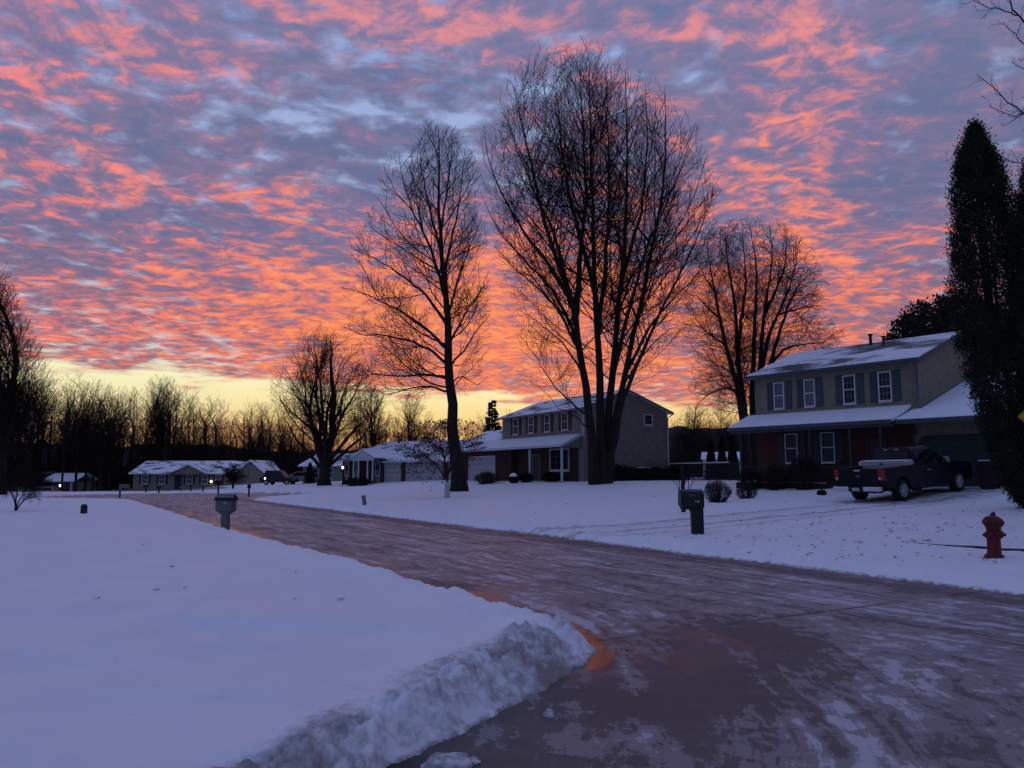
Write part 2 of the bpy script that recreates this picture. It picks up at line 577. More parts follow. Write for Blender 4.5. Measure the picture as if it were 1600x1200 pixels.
def ground_z(x, y, fine=True):
    x, y = np.asarray(x, float), np.asarray(y, float)
    n, s = street(x, y)
    nz = np.interp(n + .6 * vnoise(x * .08, y * .08, 3), NB, ZB)
    nz = (nz + np.interp(n + 1.2, NB, ZB) + np.interp(n - 1.2, NB, ZB)) / 3
    nz = nz - 1.4 * sstep(82, 118, s) * sstep(32, 2, n)      # the land falls away beyond the turning circle
    nz = nz + np.where(n < 8, .05 * sstep(26, 9, s), 0)        # old snow lies deeper towards the corner
    sd = snow_dist(x, y)
    left = (n < 8)
    edge_n = fbm(x * 1.3, y * 1.3, 11, 3) * np.where(left, .11, .16) + fbm(x * 6, y * 6, 12, 3) * .05
    e = sd + edge_n
    # ploughed bank: height by place
    cx, cy = .2, 7.2
    dc = np.hypot(x - cx, y - cy)
    bank = np.where(left, .025 + .035 * np.exp(-(np.maximum(s - 5, 0) / 7.) ** 1.2) + .05 * np.exp(-(dc / 1.2) ** 2), .05)
    bank = bank * np.where(left, np.interp(s, (3.0, 4.8), (.3, 1.)), 1.)
    sideface = left & (s < 6.)
    bank = bank + np.where(sideface, .02 * sstep(6., 4., s), 0)
    crest = np.where(left, np.where(s < 7, np.interp(s, (3.3, 5.2), (.09, .30)), .34) + .26 * np.exp(-(dc / 1.1) ** 2), .45)
    prof = np.where(e < 0, -.08 + e * .0, 0)
    up = sstep(0, 1, np.clip(e / crest, 0, 1) ** .62)
    down = np.exp(-np.maximum(e - crest, 0) ** 1.3 / np.where(left, .30, .8))
    hump = bank * up * np.where(e > crest, down, 1.)
    rise = np.where(left & (s < 7), np.interp(s, (3.3, 5.2), (.10, .34)), .34)   # nearly upright where the plough cut closest
    lawn = nz * sstep(-.02, np.where(left, rise, .5), e)
    z = np.where(e < 0, np.maximum(-.06, e * .5), lawn + hump)
    z = np.where(e >= 0, z + .012, z)
    if fine:
        zone = np.exp(-np.maximum(e - crest, 0) / .22) * sstep(0, .12, e) * np.where(left, .35 + .65 * sstep(9.5, 6.5, s), .3) * np.where(left, sstep(24, 10, s), 1)
        lump = fbm(x * 3.2, y * 3.2, 21, 5, .55)
        ridg = .5 - np.abs(fbm(x * 5.5 + 3, y * 5.5, 22, 4, .5))
        z = z + zone * (.115 * lump + .06 * (ridg - .3) + .05 * fbm(x * 16, y * 16, 24, 3))
        # plough grooves along the side street face
        d = -lot_side(x, y)
        groove = np.exp(-((d - .27 - .03 * fbm(y * 1.5, x, 5, 2)) / .022) ** 2) + .6 * np.exp(-((d - .16) / .018) ** 2)
        z = z - np.where(sideface & (e > 0), .05 * groove * sstep(7.0, 5.5, s), 0)
        sn = sstep(0, .3, e)
        z = z + sn * (.035 * fbm(x * .55, y * .55, 31, 3) + .007 * fbm(x * 4, y * 4, 33, 3) + np.where(left, 0, (.018 + .04 * sstep(3.5, 1., sd)) * fbm(x * 6, y * 6, 35, 4, .65)))
        # soft wind drifts across the left lawn
        for (ax, ay, bx, by, h, w) in ((-3.4, 7.9, -.9, 7.7, .085, .28), (-4.6, 15.5, -1.9, 11.2, .08, .35), (-6.5, 11., -3.4, 10.3, .05, .4), (-4.5, 6.2, -1.6, 6.9, .05, .35), (-3, 5.2, -1.5, 5.6, .04, .3), (-5.5, 8.6, -3.2, 8.9, .05, .35), (-9, 17, -5, 16, .06, .5)):
            L = math.hypot(bx - ax, by - ay)
            tx, ty = (bx - ax) / L, (by - ay) / L
            t = (x - ax) * tx + (y - ay) * ty
            q = -(x - ax) * ty + (y - ay) * tx + .25 * np.sin(t * 1.1)
            m = sstep(-.6, .5, t) * sstep(L + .6, L - .5, t)
            z = z + h * m * (sstep(-w, w * .3, q) * np.exp(-np.maximum(q, 0) / 1.1))
    for (zx, zy, k) in DENTS:
        dx, dy = (x - zx), (y - zy)
        z = z - k * np.exp(-(dx / .10) ** 2 - (dy / .13) ** 2) + k * .5 * np.exp(-(dx / .16) ** 2 - ((dy - .2) / .1) ** 2)
    # driveway pressed down, two wheel tracks
    p = np.stack([x - DRV[0][0], y - DRV[0][1]], -1)
    t = p @ DRV[1]
    q = p @ np.array((-DRV[1][1], DRV[1][0]))
    on = sstep(-8.5, -6.5, t) * sstep(21, 17, t) * (n > 11.0)
    z = z - on * .05 * sstep(3.2, 2.0, np.abs(q)) * (sd > 0)
    return z


def gz(x, y): return float(ground_z(np.array([x]), np.array([y]))[0])


def polar(r, a):
    R, A = np.meshgrid(r, a, indexing='ij')
    return R * np.sin(A), R * np.cos(A)


def grid_faces(nr, na, keep=None):
    i = (np.arange(nr - 1)[:, None] * na + np.arange(na - 1)[None, :])
    q = np.stack([i, i + na, i + na + 1, i + 1], -1).reshape(-1, 4)
    return q if keep is None else q[keep.ravel()]


def float_attr(o, name, val):
    at = o.data.attributes.new(name, 'FLOAT', 'POINT')
    at.data.foreach_set('value', val.astype(np.float32).ravel())


def m_ground():
    def bld(T, b, co):
        at = T.n.new('ShaderNodeAttribute'); at.attribute_name = 'dirt'
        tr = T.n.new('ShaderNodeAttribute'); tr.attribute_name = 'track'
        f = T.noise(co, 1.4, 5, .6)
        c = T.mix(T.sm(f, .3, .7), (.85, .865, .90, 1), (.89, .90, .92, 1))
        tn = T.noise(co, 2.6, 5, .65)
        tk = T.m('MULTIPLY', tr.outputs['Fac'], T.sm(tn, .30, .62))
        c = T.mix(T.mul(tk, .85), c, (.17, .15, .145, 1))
        dn = T.add(T.mul(T.noise(co, 7., 6, .68), .65), T.mul(T.noise(co, 42., 3, .7), .35))
        d = T.sm(T.add(at.outputs['Fac'], T.mul(T.sub(dn, .5), 2.0)), .35, 1.05)
        c = T.mix(T.mul(d, .93), c, T.mix(T.noise(co, 22., 3, .6), (.028, .024, .018, 1), (.15, .13, .115, 1)))
        gr = T.n.new('ShaderNodeAttribute'); gr.attribute_name = 'grime'
        gn = T.add(T.mul(T.noise(co, 2.4, 6, .65, .5), .7), T.mul(T.noise(co, 11., 5, .7), .5))
        gm = T.sm(T.add(gr.outputs['Fac'], T.mul(T.sub(gn, .6), 2.6)), .25, 1.15)
        c = T.mix(T.mul(gm, .86), c, T.mix(T.noise(co, 30., 3, .6), (.12, .105, .09, 1), (.27, .245, .22, 1)))
        T.l.new(c, b.inputs['Base Color'])
        b.inputs['Subsurface Weight'].default_value = 0
        bn = T.n.new('ShaderNodeBump')
        bn.inputs['Strength'].default_value = .45
        bn.inputs['Distance'].default_value = .03
        h = T.add(T.mul(T.noise(co, 14., 5, .65), .6), T.mul(T.noise(co, 60., 3, .6), .25))
        T.l.new(h, bn.inputs['Height'])
        T.l.new(bn.outputs[0], b.inputs['Normal'])
    return mat('snow_ground', SNOWC, .65, 0, spec=.3, build=bld)


def m_road():
    def bld(T, b, co):
        wt = T.n.new('ShaderNodeAttribute'); wt.attribute_name = 'wet'
        mp = T.n.new('ShaderNodeMapping')
        mp.inputs['Rotation'].default_value = (0, 0, -math.radians(30))
        T.l.new(co, mp.inputs[0])
        n, s, _ = T.sep(mp.outputs[0])
        # wheel streaks: straight along the street, bending into the side street near the corner
        q = T.m('MAXIMUM', T.sub(9.5, s), 0.)
        nc = T.add(n, T.mul(T.mul(q, q), .07))
        wob = T.mul(T.sub(T.noise(co, .5, 3, .5), .5), .9)
        sa = T.noise(T.comb(T.mul(T.add(n, wob), 4.0), T.mul(s, .26)), 1.0, 7, .66, .35)
        sb = T.noise(T.comb(T.mul(T.add(nc, T.mul(wob, 1.6)), 2.7), T.mul(s, .62)), 1.0, 7, .62, .55)
        side = T.mul(T.sm(n, 8.2, 5.6), T.sm(s, 11., 7.))
        st = T.mix(side, sa, sb)
        st = T.m('MULTIPLY', st, 1.)
        pat = T.noise(co, .75, 5, .6, .8)
        fine = T.noise(co, 34., 5, .75)
        med = T.noise(co, 5.5, 5, .65, .5)
        ice = T.add(T.add(T.mul(st, .62), T.mul(pat, .34)), T.add(T.mul(T.sub(fine, .5), .20), T.mul(T.sub(med, .5), .40)))
        def ruts(v, period, off):
            fr = T.m('FRACT', T.mul(T.add(v, off), 1 / period))
            return T.sm(T.m('ABSOLUTE', T.sub(fr, .5)), .10, .03)
        rm = T.sm(T.noise(T.comb(T.mul(n, 1.3), T.mul(s, .35)), 1., 4, .6), .42, .60)
        wr = T.mul(T.sub(T.noise(co, 3.5, 4, .6), .5), .16)
        rut = T.mul(T.m('MAXIMUM', T.mul(ruts(T.add(n, T.add(wr, T.mul(wob, .5))), 1.62, .4), T.sub(1., side)), T.mul(ruts(T.add(nc, T.add(wr, T.mul(wob, .4))), 1.25, .2), side)), rm)
        fs = T.mix(side, T.noise(T.comb(T.mul(T.add(n, T.mul(wob, .4)), 15.), T.mul(s, 1.1)), 1., 4, .65), T.noise(T.comb(T.mul(T.add(nc, T.mul(wob, .5)), 12.), T.mul(s, 1.6)), 1., 4, .65, .4))
        ice = T.add(ice, T.mul(T.sub(T.m('MULTIPLY', fs, 1.), .5), .26))
        ice = T.add(ice, T.mul(rut, .095))
        ice = T.sub(T.add(ice, .06), T.mul(wt.outputs['Fac'], .24))
        i1 = T.sm(ice, .455, .495)                    # thin packed glaze
        i2 = T.sm(ice, .560, .625)                     # whiter, thicker ridges
        base = T.mix(T.sm(med, .3, .7), (.098, .088, .084, 1), (.165, .150, .145, 1))
        base = T.mix(T.mul(wt.outputs['Fac'], .75), base, (.078, .055, .047, 1))
        base = T.mix(T.sm(wt.outputs['Fac'], .85, 1.), base, (.022, .018, .017, 1))
        c = T.mix(T.mul(i1, .66), base, (.285, .275, .28, 1))
        c = T.mix(T.mul(i2, .72), c, (.60, .61, .66, 1))
        # slab joints and tar lines
        def line(v, period, off, w):
            fr = T.m('FRACT', T.mul(T.add(v, off), 1 / period))
            return T.sm(T.m('ABSOLUTE', T.sub(fr, .5)), w, w * .3)
        jn = T.mul(T.sub(T.noise(co, 2.2, 4, .6), .5), .12)
        j1 = line(T.add(s, jn), 5.2, 1.35, .010)
        j2 = line(T.add(n, jn), 7.2, 2.75, .007)
        j = T.mul(T.m('MAXIMUM', j1, j2), T.sm(T.noise(co, .8, 3, .5), .36, .52))
        c = T.mix(T.mul(j, .8), c, (.02, .017, .016, 1))
        T.l.new(c, b.inputs['Base Color'])
        gl = T.n.new('ShaderNodeAttribute'); gl.attribute_name = 'puddle'
        r = T.mix(i1, T.mix(gl.outputs['Fac'], (.60,) * 3 + (1,), (.12,) * 3 + (1,)), (.50,) * 3 + (1,))
        r = T.add(T.m('MULTIPLY', r, 1.), T.mul(T.sub(med, .5), .18))
        T.l.new(r, b.inputs['Roughness'])
        b.inputs['Specular IOR Level'].default_value = .43
        bn = T.n.new('ShaderNodeBump')
        bn.inputs['Strength'].default_value = .35
        bn.inputs['Distance'].default_value = .012
        h = T.add(T.mul(ice, 1.6), T.mul(fine, .35))
        h = T.m('MULTIPLY', h, T.sub(1., T.mul(gl.outputs['Fac'], .85)))
        T.l.new(h, bn.inputs['Height'])
        T.l.new(bn.outputs[0], b.inputs['Normal'])
    return mat('icy_road', (.1, .08, .075), .5, 0, build=bld)


def build_ground():
    rr = [.5]
    while rr[-1] < 900:
        r = rr[-1]
        rr.append(r * (1.0075 if 3.2 < r < 26 else 1.013 if r < 80 else 1.04))
    rr = np.array(rr)
    aa = np.concatenate([np.radians(np.arange(-180, -42, 2.5)), np.radians(np.arange(-42, 42, .12)), np.radians(np.arange(42, 180.1, 2.5))])
    X, Y = polar(rr, aa)
    Z = ground_z(X, Y)
    F = grid_faces(len(rr), len(aa))
    V = np.stack([X, Y, Z], -1).reshape(-1, 3)
    o = raw_mesh('snow_ground', V, F, m_ground(), smooth=True)
    tag(o, kind='structure')
    n, s = street(X, Y)
    sd = snow_dist(X, Y)
    left = n < 8
    # grit: a thin fringe where the snow meets the street, and the scraped face on the corner
    h = Z
    dirt = np.where(~left, sstep(.065, .0, h) * .9 * (sd > -.5), sstep(.055, .0, h) * .8)
    d = -lot_side(X, Y)
    face = sstep(.95, .40, d * np.interp(s, (3.3, 5.2), (2.2, 1.))) * sstep(-.15, .02, d) * sstep(7.4, 6.0, s) * left
    face = np.maximum(face, .55 * sstep(.5, .2, sd) * (sd > -.2) * left * sstep(12, 6, s))
    float_attr(o, 'grime', np.clip(face * (.74 + .9 * fbm(X * 1.1, Y * 1.1, 40, 4)), 0, 1.2))
    float_attr(o, 'dirt', np.clip(dirt, 0, 1.2))
    p = np.stack([X - DRV[0][0], Y - DRV[0][1]], -1)
    t = p @ DRV[1]
    q = p @ np.array((-DRV[1][1], DRV[1][0]))
    q = q + .25 * fbm(t * .3, t * 0, 50, 2)
    tr = sstep(.42, .12, np.abs(np.abs(q) - .85)) + .6 * sstep(.35, .1, np.abs(q - 1.9)) + .4 * sstep(.3, .1, np.abs(q + .1))
    tr = tr * sstep(-6, -5, t) * sstep(20, 15, t) * .75
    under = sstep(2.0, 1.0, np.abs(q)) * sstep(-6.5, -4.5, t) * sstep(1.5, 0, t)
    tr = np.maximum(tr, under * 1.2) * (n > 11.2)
    float_attr(o, 'track', np.clip(tr, 0, 1))
    # the carriageway: a sheet level with the street, snow lies on its edges
    ir = np.where(rr < 130)[0]
    Xr, Yr = X[ir], Y[ir]
    sdr = snow_dist(Xr, Yr)
    k = (sdr < .8)
    keep = k[:-1, :-1] & k[1:, :-1] & k[:-1, 1:] & k[1:, 1:]
    Fr = grid_faces(len(ir), len(aa), keep)
    Zr = .004 * fbm(Xr * .7, Yr * .7, 60, 3)
    Vr = np.stack([Xr, Yr, Zr], -1).reshape(-1, 3)
    used = np.unique(Fr)
    mp = np.full(len(Vr), -1); mp[used] = np.arange(len(used))
    ro = raw_mesh('road', Vr[used], mp[Fr], m_road(), smooth=True)
    tag(ro, kind='structure')
    n, s = street(Xr, Yr)
    dl = -lot_side(Xr, Yr)
    gut = np.exp(np.minimum(sdr, 0) / .42) * (n < 8) * sstep(60, 30, s) * sstep(4.5, 6.0, s)
    gut2 = (.62 * sstep(2.3, 1.1, -dl) + .38 * np.exp(-np.maximum(-dl, 0) / .3)) * sstep(7.5, 5.5, s) * (n < 8)
    wet = np.maximum(gut, gut2)
    wet = np.maximum(gut, gut2 * .66)
    wet = np.clip(wet * 1.2 + .55 * fbm(Xr * 1.2, Yr * 1.2, 61, 4) * (wet > .05), 0, np.where(sdr > -.4, 1., .8))
    wet = np.maximum(wet, .45 * sstep(.9, .1, np.abs(n - 10.9)) * (s < 60))
    float_attr(ro, 'wet', wet.reshape(-1)[used])
    pud = np.clip(gut * 1.5 + .9 * fbm(Xr * .9, Yr * .9, 63, 4) * (gut > .03), 0, 1) * sstep(3.5, 5.5, s) 
    float_attr(ro, 'puddle', np.clip(pud, 0, 1).reshape(-1)[used])


build_ground()


def build_hills():
    """the wooded rise behind the houses, far off"""
    a = np.radians(np.arange(-75, 75.1, .2))
    prof = []
    ad = np.degrees(a)
    top = np.interp(ad, [-75, -35, -14, -6, 4, 10, 22, 40, 75], [20, 17, 15, 12, 17, 25, 26, 24, 20])
    rows = [(330, 0.), (345, .45), (365, .8), (390, 1.), (430, 1.02)]
    V = []
    for R, f in rows:
        nz = 1.3 * fbm(ad * 1.5, ad * 0 + R, 70, 4) + 2.2 * fbm(ad * .25, ad * 0 + R * .1, 71, 2)
        V.append(np.stack([R * np.sin(a), R * np.cos(a), -1 + f * (top + nz * 1.2)], -1))
    V = np.array(V)
    F = grid_faces(len(rows), len(a))
    o = raw_mesh('hills', V.reshape(-1, 3), F, mat('hill_woods', (.055, .045, .048), .95, .35, .12, .8, .5, spec=.05), smooth=True)
    tag(o, kind='structure')


build_hills()

# ------------------------------------------------------------------ bare trees
def tubes(groups):
    """(paths (N,K,3), radii (N,K), sides) -> one vertex and quad array"""
    VV, FF, base = [], [], 0
    for P, R, m in groups:
        N, K, _ = P.shape
        if N == 0: continue
        T = np.gradient(P, axis=1)
        T /= np.linalg.norm(T, axis=2, keepdims=True) + 1e-9
        mean = P[:, -1] - P[:, 0]
        ref = np.where((np.abs(mean[:, 2]) > .75 * np.linalg.norm(mean, axis=1))[:, None], np.array([[1., .17, 0]]), np.array([[.1, .05, 1.]]))
        U = np.cross(T, ref[:, None, :])
        U /= np.linalg.norm(U, axis=2, keepdims=True) + 1e-9
        W = np.cross(T, U)
        a = 2 * np.pi * np.arange(m) / m
        V = P[:, :, None, :] + R[:, :, None, None] * (U[:, :, None, :] * np.cos(a)[None, None, :, None] + W[:, :, None, :] * np.sin(a)[None, None, :, None])
        i = np.arange(N)[:, None, None] * K * m
        k = np.arange(K - 1)[None, :, None] * m
        j = np.arange(m)[None, None, :]
        j2 = (j + 1) % m
        F = np.stack(np.broadcast_arrays(i + k + j, i + k + j2, i + k + m + j2, i + k + m + j), -1).reshape(-1, 4) + base
        VV.append(V.reshape(-1, 3)); FF.append(F)
        base += N * K * m
    return np.concatenate(VV), np.concatenate(FF)


def crom(P, K):
    """smooth path through the points P, resampled to K"""
    P = np.asarray(P, float)
    d = np.concatenate([[0], np.cumsum(np.linalg.norm(np.diff(P, axis=0), axis=1))])
    t = np.linspace(0, d[-1], K)
    Q = np.concatenate([[2 * P[0] - P[1]], P, [2 * P[-1] - P[-2]]])
    out = np.empty((K, 3))
    for q, tt in enumerate(t):
        i = min(np.searchsorted(d, tt, 'right') - 1, len(P) - 2)
        u = (tt - d[i]) / max(d[i + 1] - d[i], 1e-9)
        p0, p1, p2, p3 = Q[i], Q[i + 1], Q[i + 2], Q[i + 3]
        out[q] = .5 * (2 * p1 + (p2 - p0) * u + (2 * p0 - 5 * p1 + 4 * p2 - p3) * u * u + (3 * p1 - p0 - 3 * p2 + p3) * u ** 3)
    return out


def spawn(rng, P, R, per_m, t0, t1, ang, asd, lfun, K, trop, wig, env=None, rc=.010, rmin=.006, flat=0., tip=.35):
    """branches off the paths P: per_m of them per metre of parent, between t0 and t1 of its length"""
    M, K0, _ = P.shape
    L = np.linalg.norm(np.diff(P, axis=1), axis=2).sum(1)
    cnt = np.maximum(1, rng.poisson(np.maximum(per_m * L * (t1 - t0), .3)))
    idx = np.repeat(np.arange(M), cnt)
    N = len(idx)
    first = np.concatenate([[0], np.cumsum(cnt)[:-1]])
    k = np.arange(N) - first[idx]
    t = t0 + (t1 - t0) * (k + rng.uniform(0, 1, N)) / cnt[idx]
    f = np.clip(t * (K0 - 1), 0, K0 - 1.001)
    i0 = f.astype(int); w = (f - i0)[:, None]
    start = P[idx, i0] * (1 - w) + P[idx, i0 + 1] * w
    tang = P[idx, i0 + 1] - P[idx, i0]
    tang /= np.linalg.norm(tang, axis=1, keepdims=True) + 1e-9
    rad = R[idx, i0] * (1 - w[:, 0]) + R[idx, i0 + 1] * w[:, 0]
    ra = rng.normal(size=(N, 3))
    ra[:, 2] *= (1 - flat)
    perp = ra - tang * (ra * tang).sum(1, keepdims=True)
    perp /= np.linalg.norm(perp, axis=1, keepdims=True) + 1e-9
    an = ang(t) if callable(ang) else np.full(N, ang)
    an = np.radians(np.clip(rng.normal(an, asd), 12, 120))[:, None]
    d = np.cos(an) * tang + np.sin(an) * perp
    ln = lfun(L[idx], t) * rng.uniform(.65, 1.25, N)
    out = np.empty((N, K + 1, 3))
    out[:, 0] = start
    step = (ln / K)[:, None]
    up = np.array([[0, 0, 1.]])
    for q in range(K):
        d = d + trop * up / K * 2 + rng.normal(0, wig, (N, 3))
        d /= np.linalg.norm(d, axis=1, keepdims=True)
        out[:, q + 1] = out[:, q] + d * step
    if env is not None:
        ins = env(out)
        ins[:, 0] = True
        bad = ~ins
        ok = np.where(bad.any(1), bad.argmax(1), K + 1)
        fr = np.clip((ok - .4) / (K + 1), .12, 1)
        fr = np.where(ok > K, 1., fr)[:, None, None]
        out = start[:, None, :] + (out - start[:, None, :]) * fr
        ln = ln * fr[:, 0, 0]
    r0 = np.minimum(np.maximum(ln * rc, rmin * 1.15), rad * .72)
    r0 = np.maximum(r0, rmin * .8)
    r1 = np.maximum(r0 * tip, rmin * .7)
    tt = np.linspace(0, 1, K + 1)[None, :]
    return out, r0[:, None] + (r1 - r0)[:, None] * tt ** .8


def px_env(base, Y, prof, depth=.9, rough=.12, seed=0):
    """crown outline measured in the picture as (y, x left, x right), made solid at depth Y"""
    zs, lo, hi = [], [], []
    for y, a, b in prof:
        p, q = pt(a, y, Y), pt(b, y, Y)
        zs.append(p[2] - base[2]); lo.append(p[0] - base[0]); hi.append(q[0] - base[0])
    o = np.argsort(zs)
    zs, lo, hi = np.array(zs)[o], np.array(lo)[o], np.array(hi)[o]
    hw_all = (hi - lo) / 2

    def env(P):
        z = P[..., 2]
        l, h = np.interp(z, zs, lo), np.interp(z, zs, hi)
        cx, hw = (l + h) / 2, np.maximum((h - l) / 2, .05)
        nz = 1 + rough * 2 * fbm(P[..., 0] * .5 + seed, z * .5 + P[..., 1] * .37, 80 + seed, 3)
        q = ((P[..., 0] - cx) / hw) ** 2 + (P[..., 1] / (hw * depth)) ** 2
        return (q < nz) & (z < zs[-1] + .25 * (nz - 1) * 4) & (z > min(zs[0], .3) - .1)
    return env


def stems_px(base, Y, lst, K=18, seed=0, wig=.0):
    """traced limbs: each (points (px, py), depth at foot, depth at tip, radius at foot, at tip)"""
    rng = np.random.default_rng(seed)
    P, R = [], []
    for pts, d0, d1, r0, r1 in lst:
        n = len(pts)
        q = []
        for i, (a, b) in enumerate(pts):
            f = i / (n - 1)
            dd = d0 + (d1 - d0) * f
            q.append(pt(a, b, Y + dd) - base)
        c = crom(q, K)
        c[1:-1] += rng.normal(0, wig, (K - 2, 3))
        P.append(c)
        f = np.linspace(0, 1, K)
        R.append(r0 + (r1 - r0) * f ** .75)
    return np.array(P), np.array(R)


def flare(P, R, i=0, amt=.5):
    R[i, 0] *= 1 + amt
    R[i, 1] *= 1 + amt * .25


def tree_object(name, base, trunk_groups, crown_groups, label, cat='tree', group=None, tm=None, cm=None):
    root = empty(name, base, label=label, cat=cat, group=group)
    V, F = tubes(trunk_groups)
    raw_mesh('trunk', V, F, tm or M_BARK, root, smooth=True)
    V, F = tubes(crown_groups)
    raw_mesh('crown', V, F, cm or M_TWIG, root, smooth=True)
    return root


def base_at(px, Y):
    x = (px - 800) / 1232 * Y
    x = pt(px, 750, Y)[0]
    return np.array((x, Y, gz(x, Y) - .05))


# --- the tall tree with a single leader
def leader_tree():
    Y = 53
    b = base_at(718, Y)
    z7 = lambda L: [(480 + x * .6002, 60 + y * .6002) for x, y in L]
    st = [([(718, 770), (716, 752), (710, 690), (706, 640), (701, 570)] + z7([(365, 740), (358, 640), (350, 560), (345, 450), (344, 330), (342, 235)]), 0, .2, .50, .02),
          (z7([(364, 700), (340, 600), (310, 520), (275, 450), (250, 370), (238, 300)]), 0, 1.8, .15, .012),
          (z7([(364, 745), (300, 660), (220, 600), (150, 560), (110, 545)]), 0, -1.6, .13, .012),
          (z7([(366, 810), (290, 740), (200, 690), (120, 655), (75, 650)]), 0, 2.5, .13, .012),
          (z7([(368, 850), (300, 800), (210, 775), (140, 770), (85, 745)]), 0, -2.5, .12, .012),
          (z7([(369, 885), (310, 875), (230, 880), (160, 875), (95, 890)]), 0, 1., .11, .012),
          (z7([(370, 920), (300, 905), (210, 925), (150, 905)]), 0, -2.5, .09, .012),
          (z7([(366, 730), (395, 620), (425, 540), (455, 470)]), 0, 1.5, .11, .012),
          (z7([(355, 610), (383, 490), (400, 390), (410, 290)]), 0, -1.2, .12, .012),
          (z7([(368, 800), (410, 720), (450, 660), (475, 600)]), 0, 3., .10, .012),
          (z7([(372, 850), (410, 810), (440, 760), (475, 720)]), 0, -2.2, .09, .012),
          (z7([(372, 905), (400, 880), (440, 900), (470, 880)]), 0, 1.5, .06, .01),
          (z7([(350, 560), (320, 450), (300, 350), (290, 260)]), 0, -1.5, .12, .012),
          (z7([(348, 500), (365, 390), (375, 300), (378, 240)]), 0, 1.2, .10, .012)]
    P, R = stems_px(b, Y, st, 18, 3, .03)
    flare(P, R, 0, .35)
    prof = [(183, 676, 695), (200, 645, 722), (225, 622, 742), (260, 598, 752), (320, 572, 762), (380, 543, 772), (430, 528, 774), (480, 518, 772), (530, 528, 770), (575, 520, 762), (610, 560, 750), (640, 600, 740), (670, 650, 730)]
    env = px_env(b, Y, prof, .85, .10, 1)
    rng = np.random.default_rng(11)
    main = P[:1]
    a, ra = spawn(rng, main, R[:1], 2.6, .26, .97, lambda t: 78 - 40 * t, 9, lambda L, t: 7.6 * (1.1 - t) + 1.2, 8, .2, .09, env, .011)
    P1 = [(P[1:], R[1:])]
    lv = [(P, R, 10)]
    b1, rb1 = spawn(rng, P[1:], R[1:], 2.6, .12, .98, 42, 11, lambda L, t: L * .42 * (1.05 - .75 * t) + .4, 7, .25, .11, env, .009)
    b2, rb2 = spawn(rng, a, ra, 2.3, .15, .98, 42, 12, lambda L, t: L * .42 * (1.05 - .75 * t) + .35, 7, .25, .11, env, .009)
    bb, rb = np.concatenate([b1, b2]), np.concatenate([rb1, rb2])
    c, rc_ = spawn(rng, bb, rb, 2.7, .12, 1, 46, 14, lambda L, t: np.minimum(L * .52, 1.6) * (1.05 - .5 * t) + .25, 5, .24, .10, env, .008, .0105)
    d, rd = spawn(rng, c, rc_, 2.4, .1, 1, 44, 15, lambda L, t: np.minimum(L * .6, .9) + .15, 4, .18, .11, env, .008, .009)
    tree_object('bare_tree', b, lv, [(a, ra, 6), (bb, rb, 4), (c, rc_, 3), (d, rd, 3)],
                'tall bare tree with one straight trunk and an egg shaped crown on the snowy lawn')


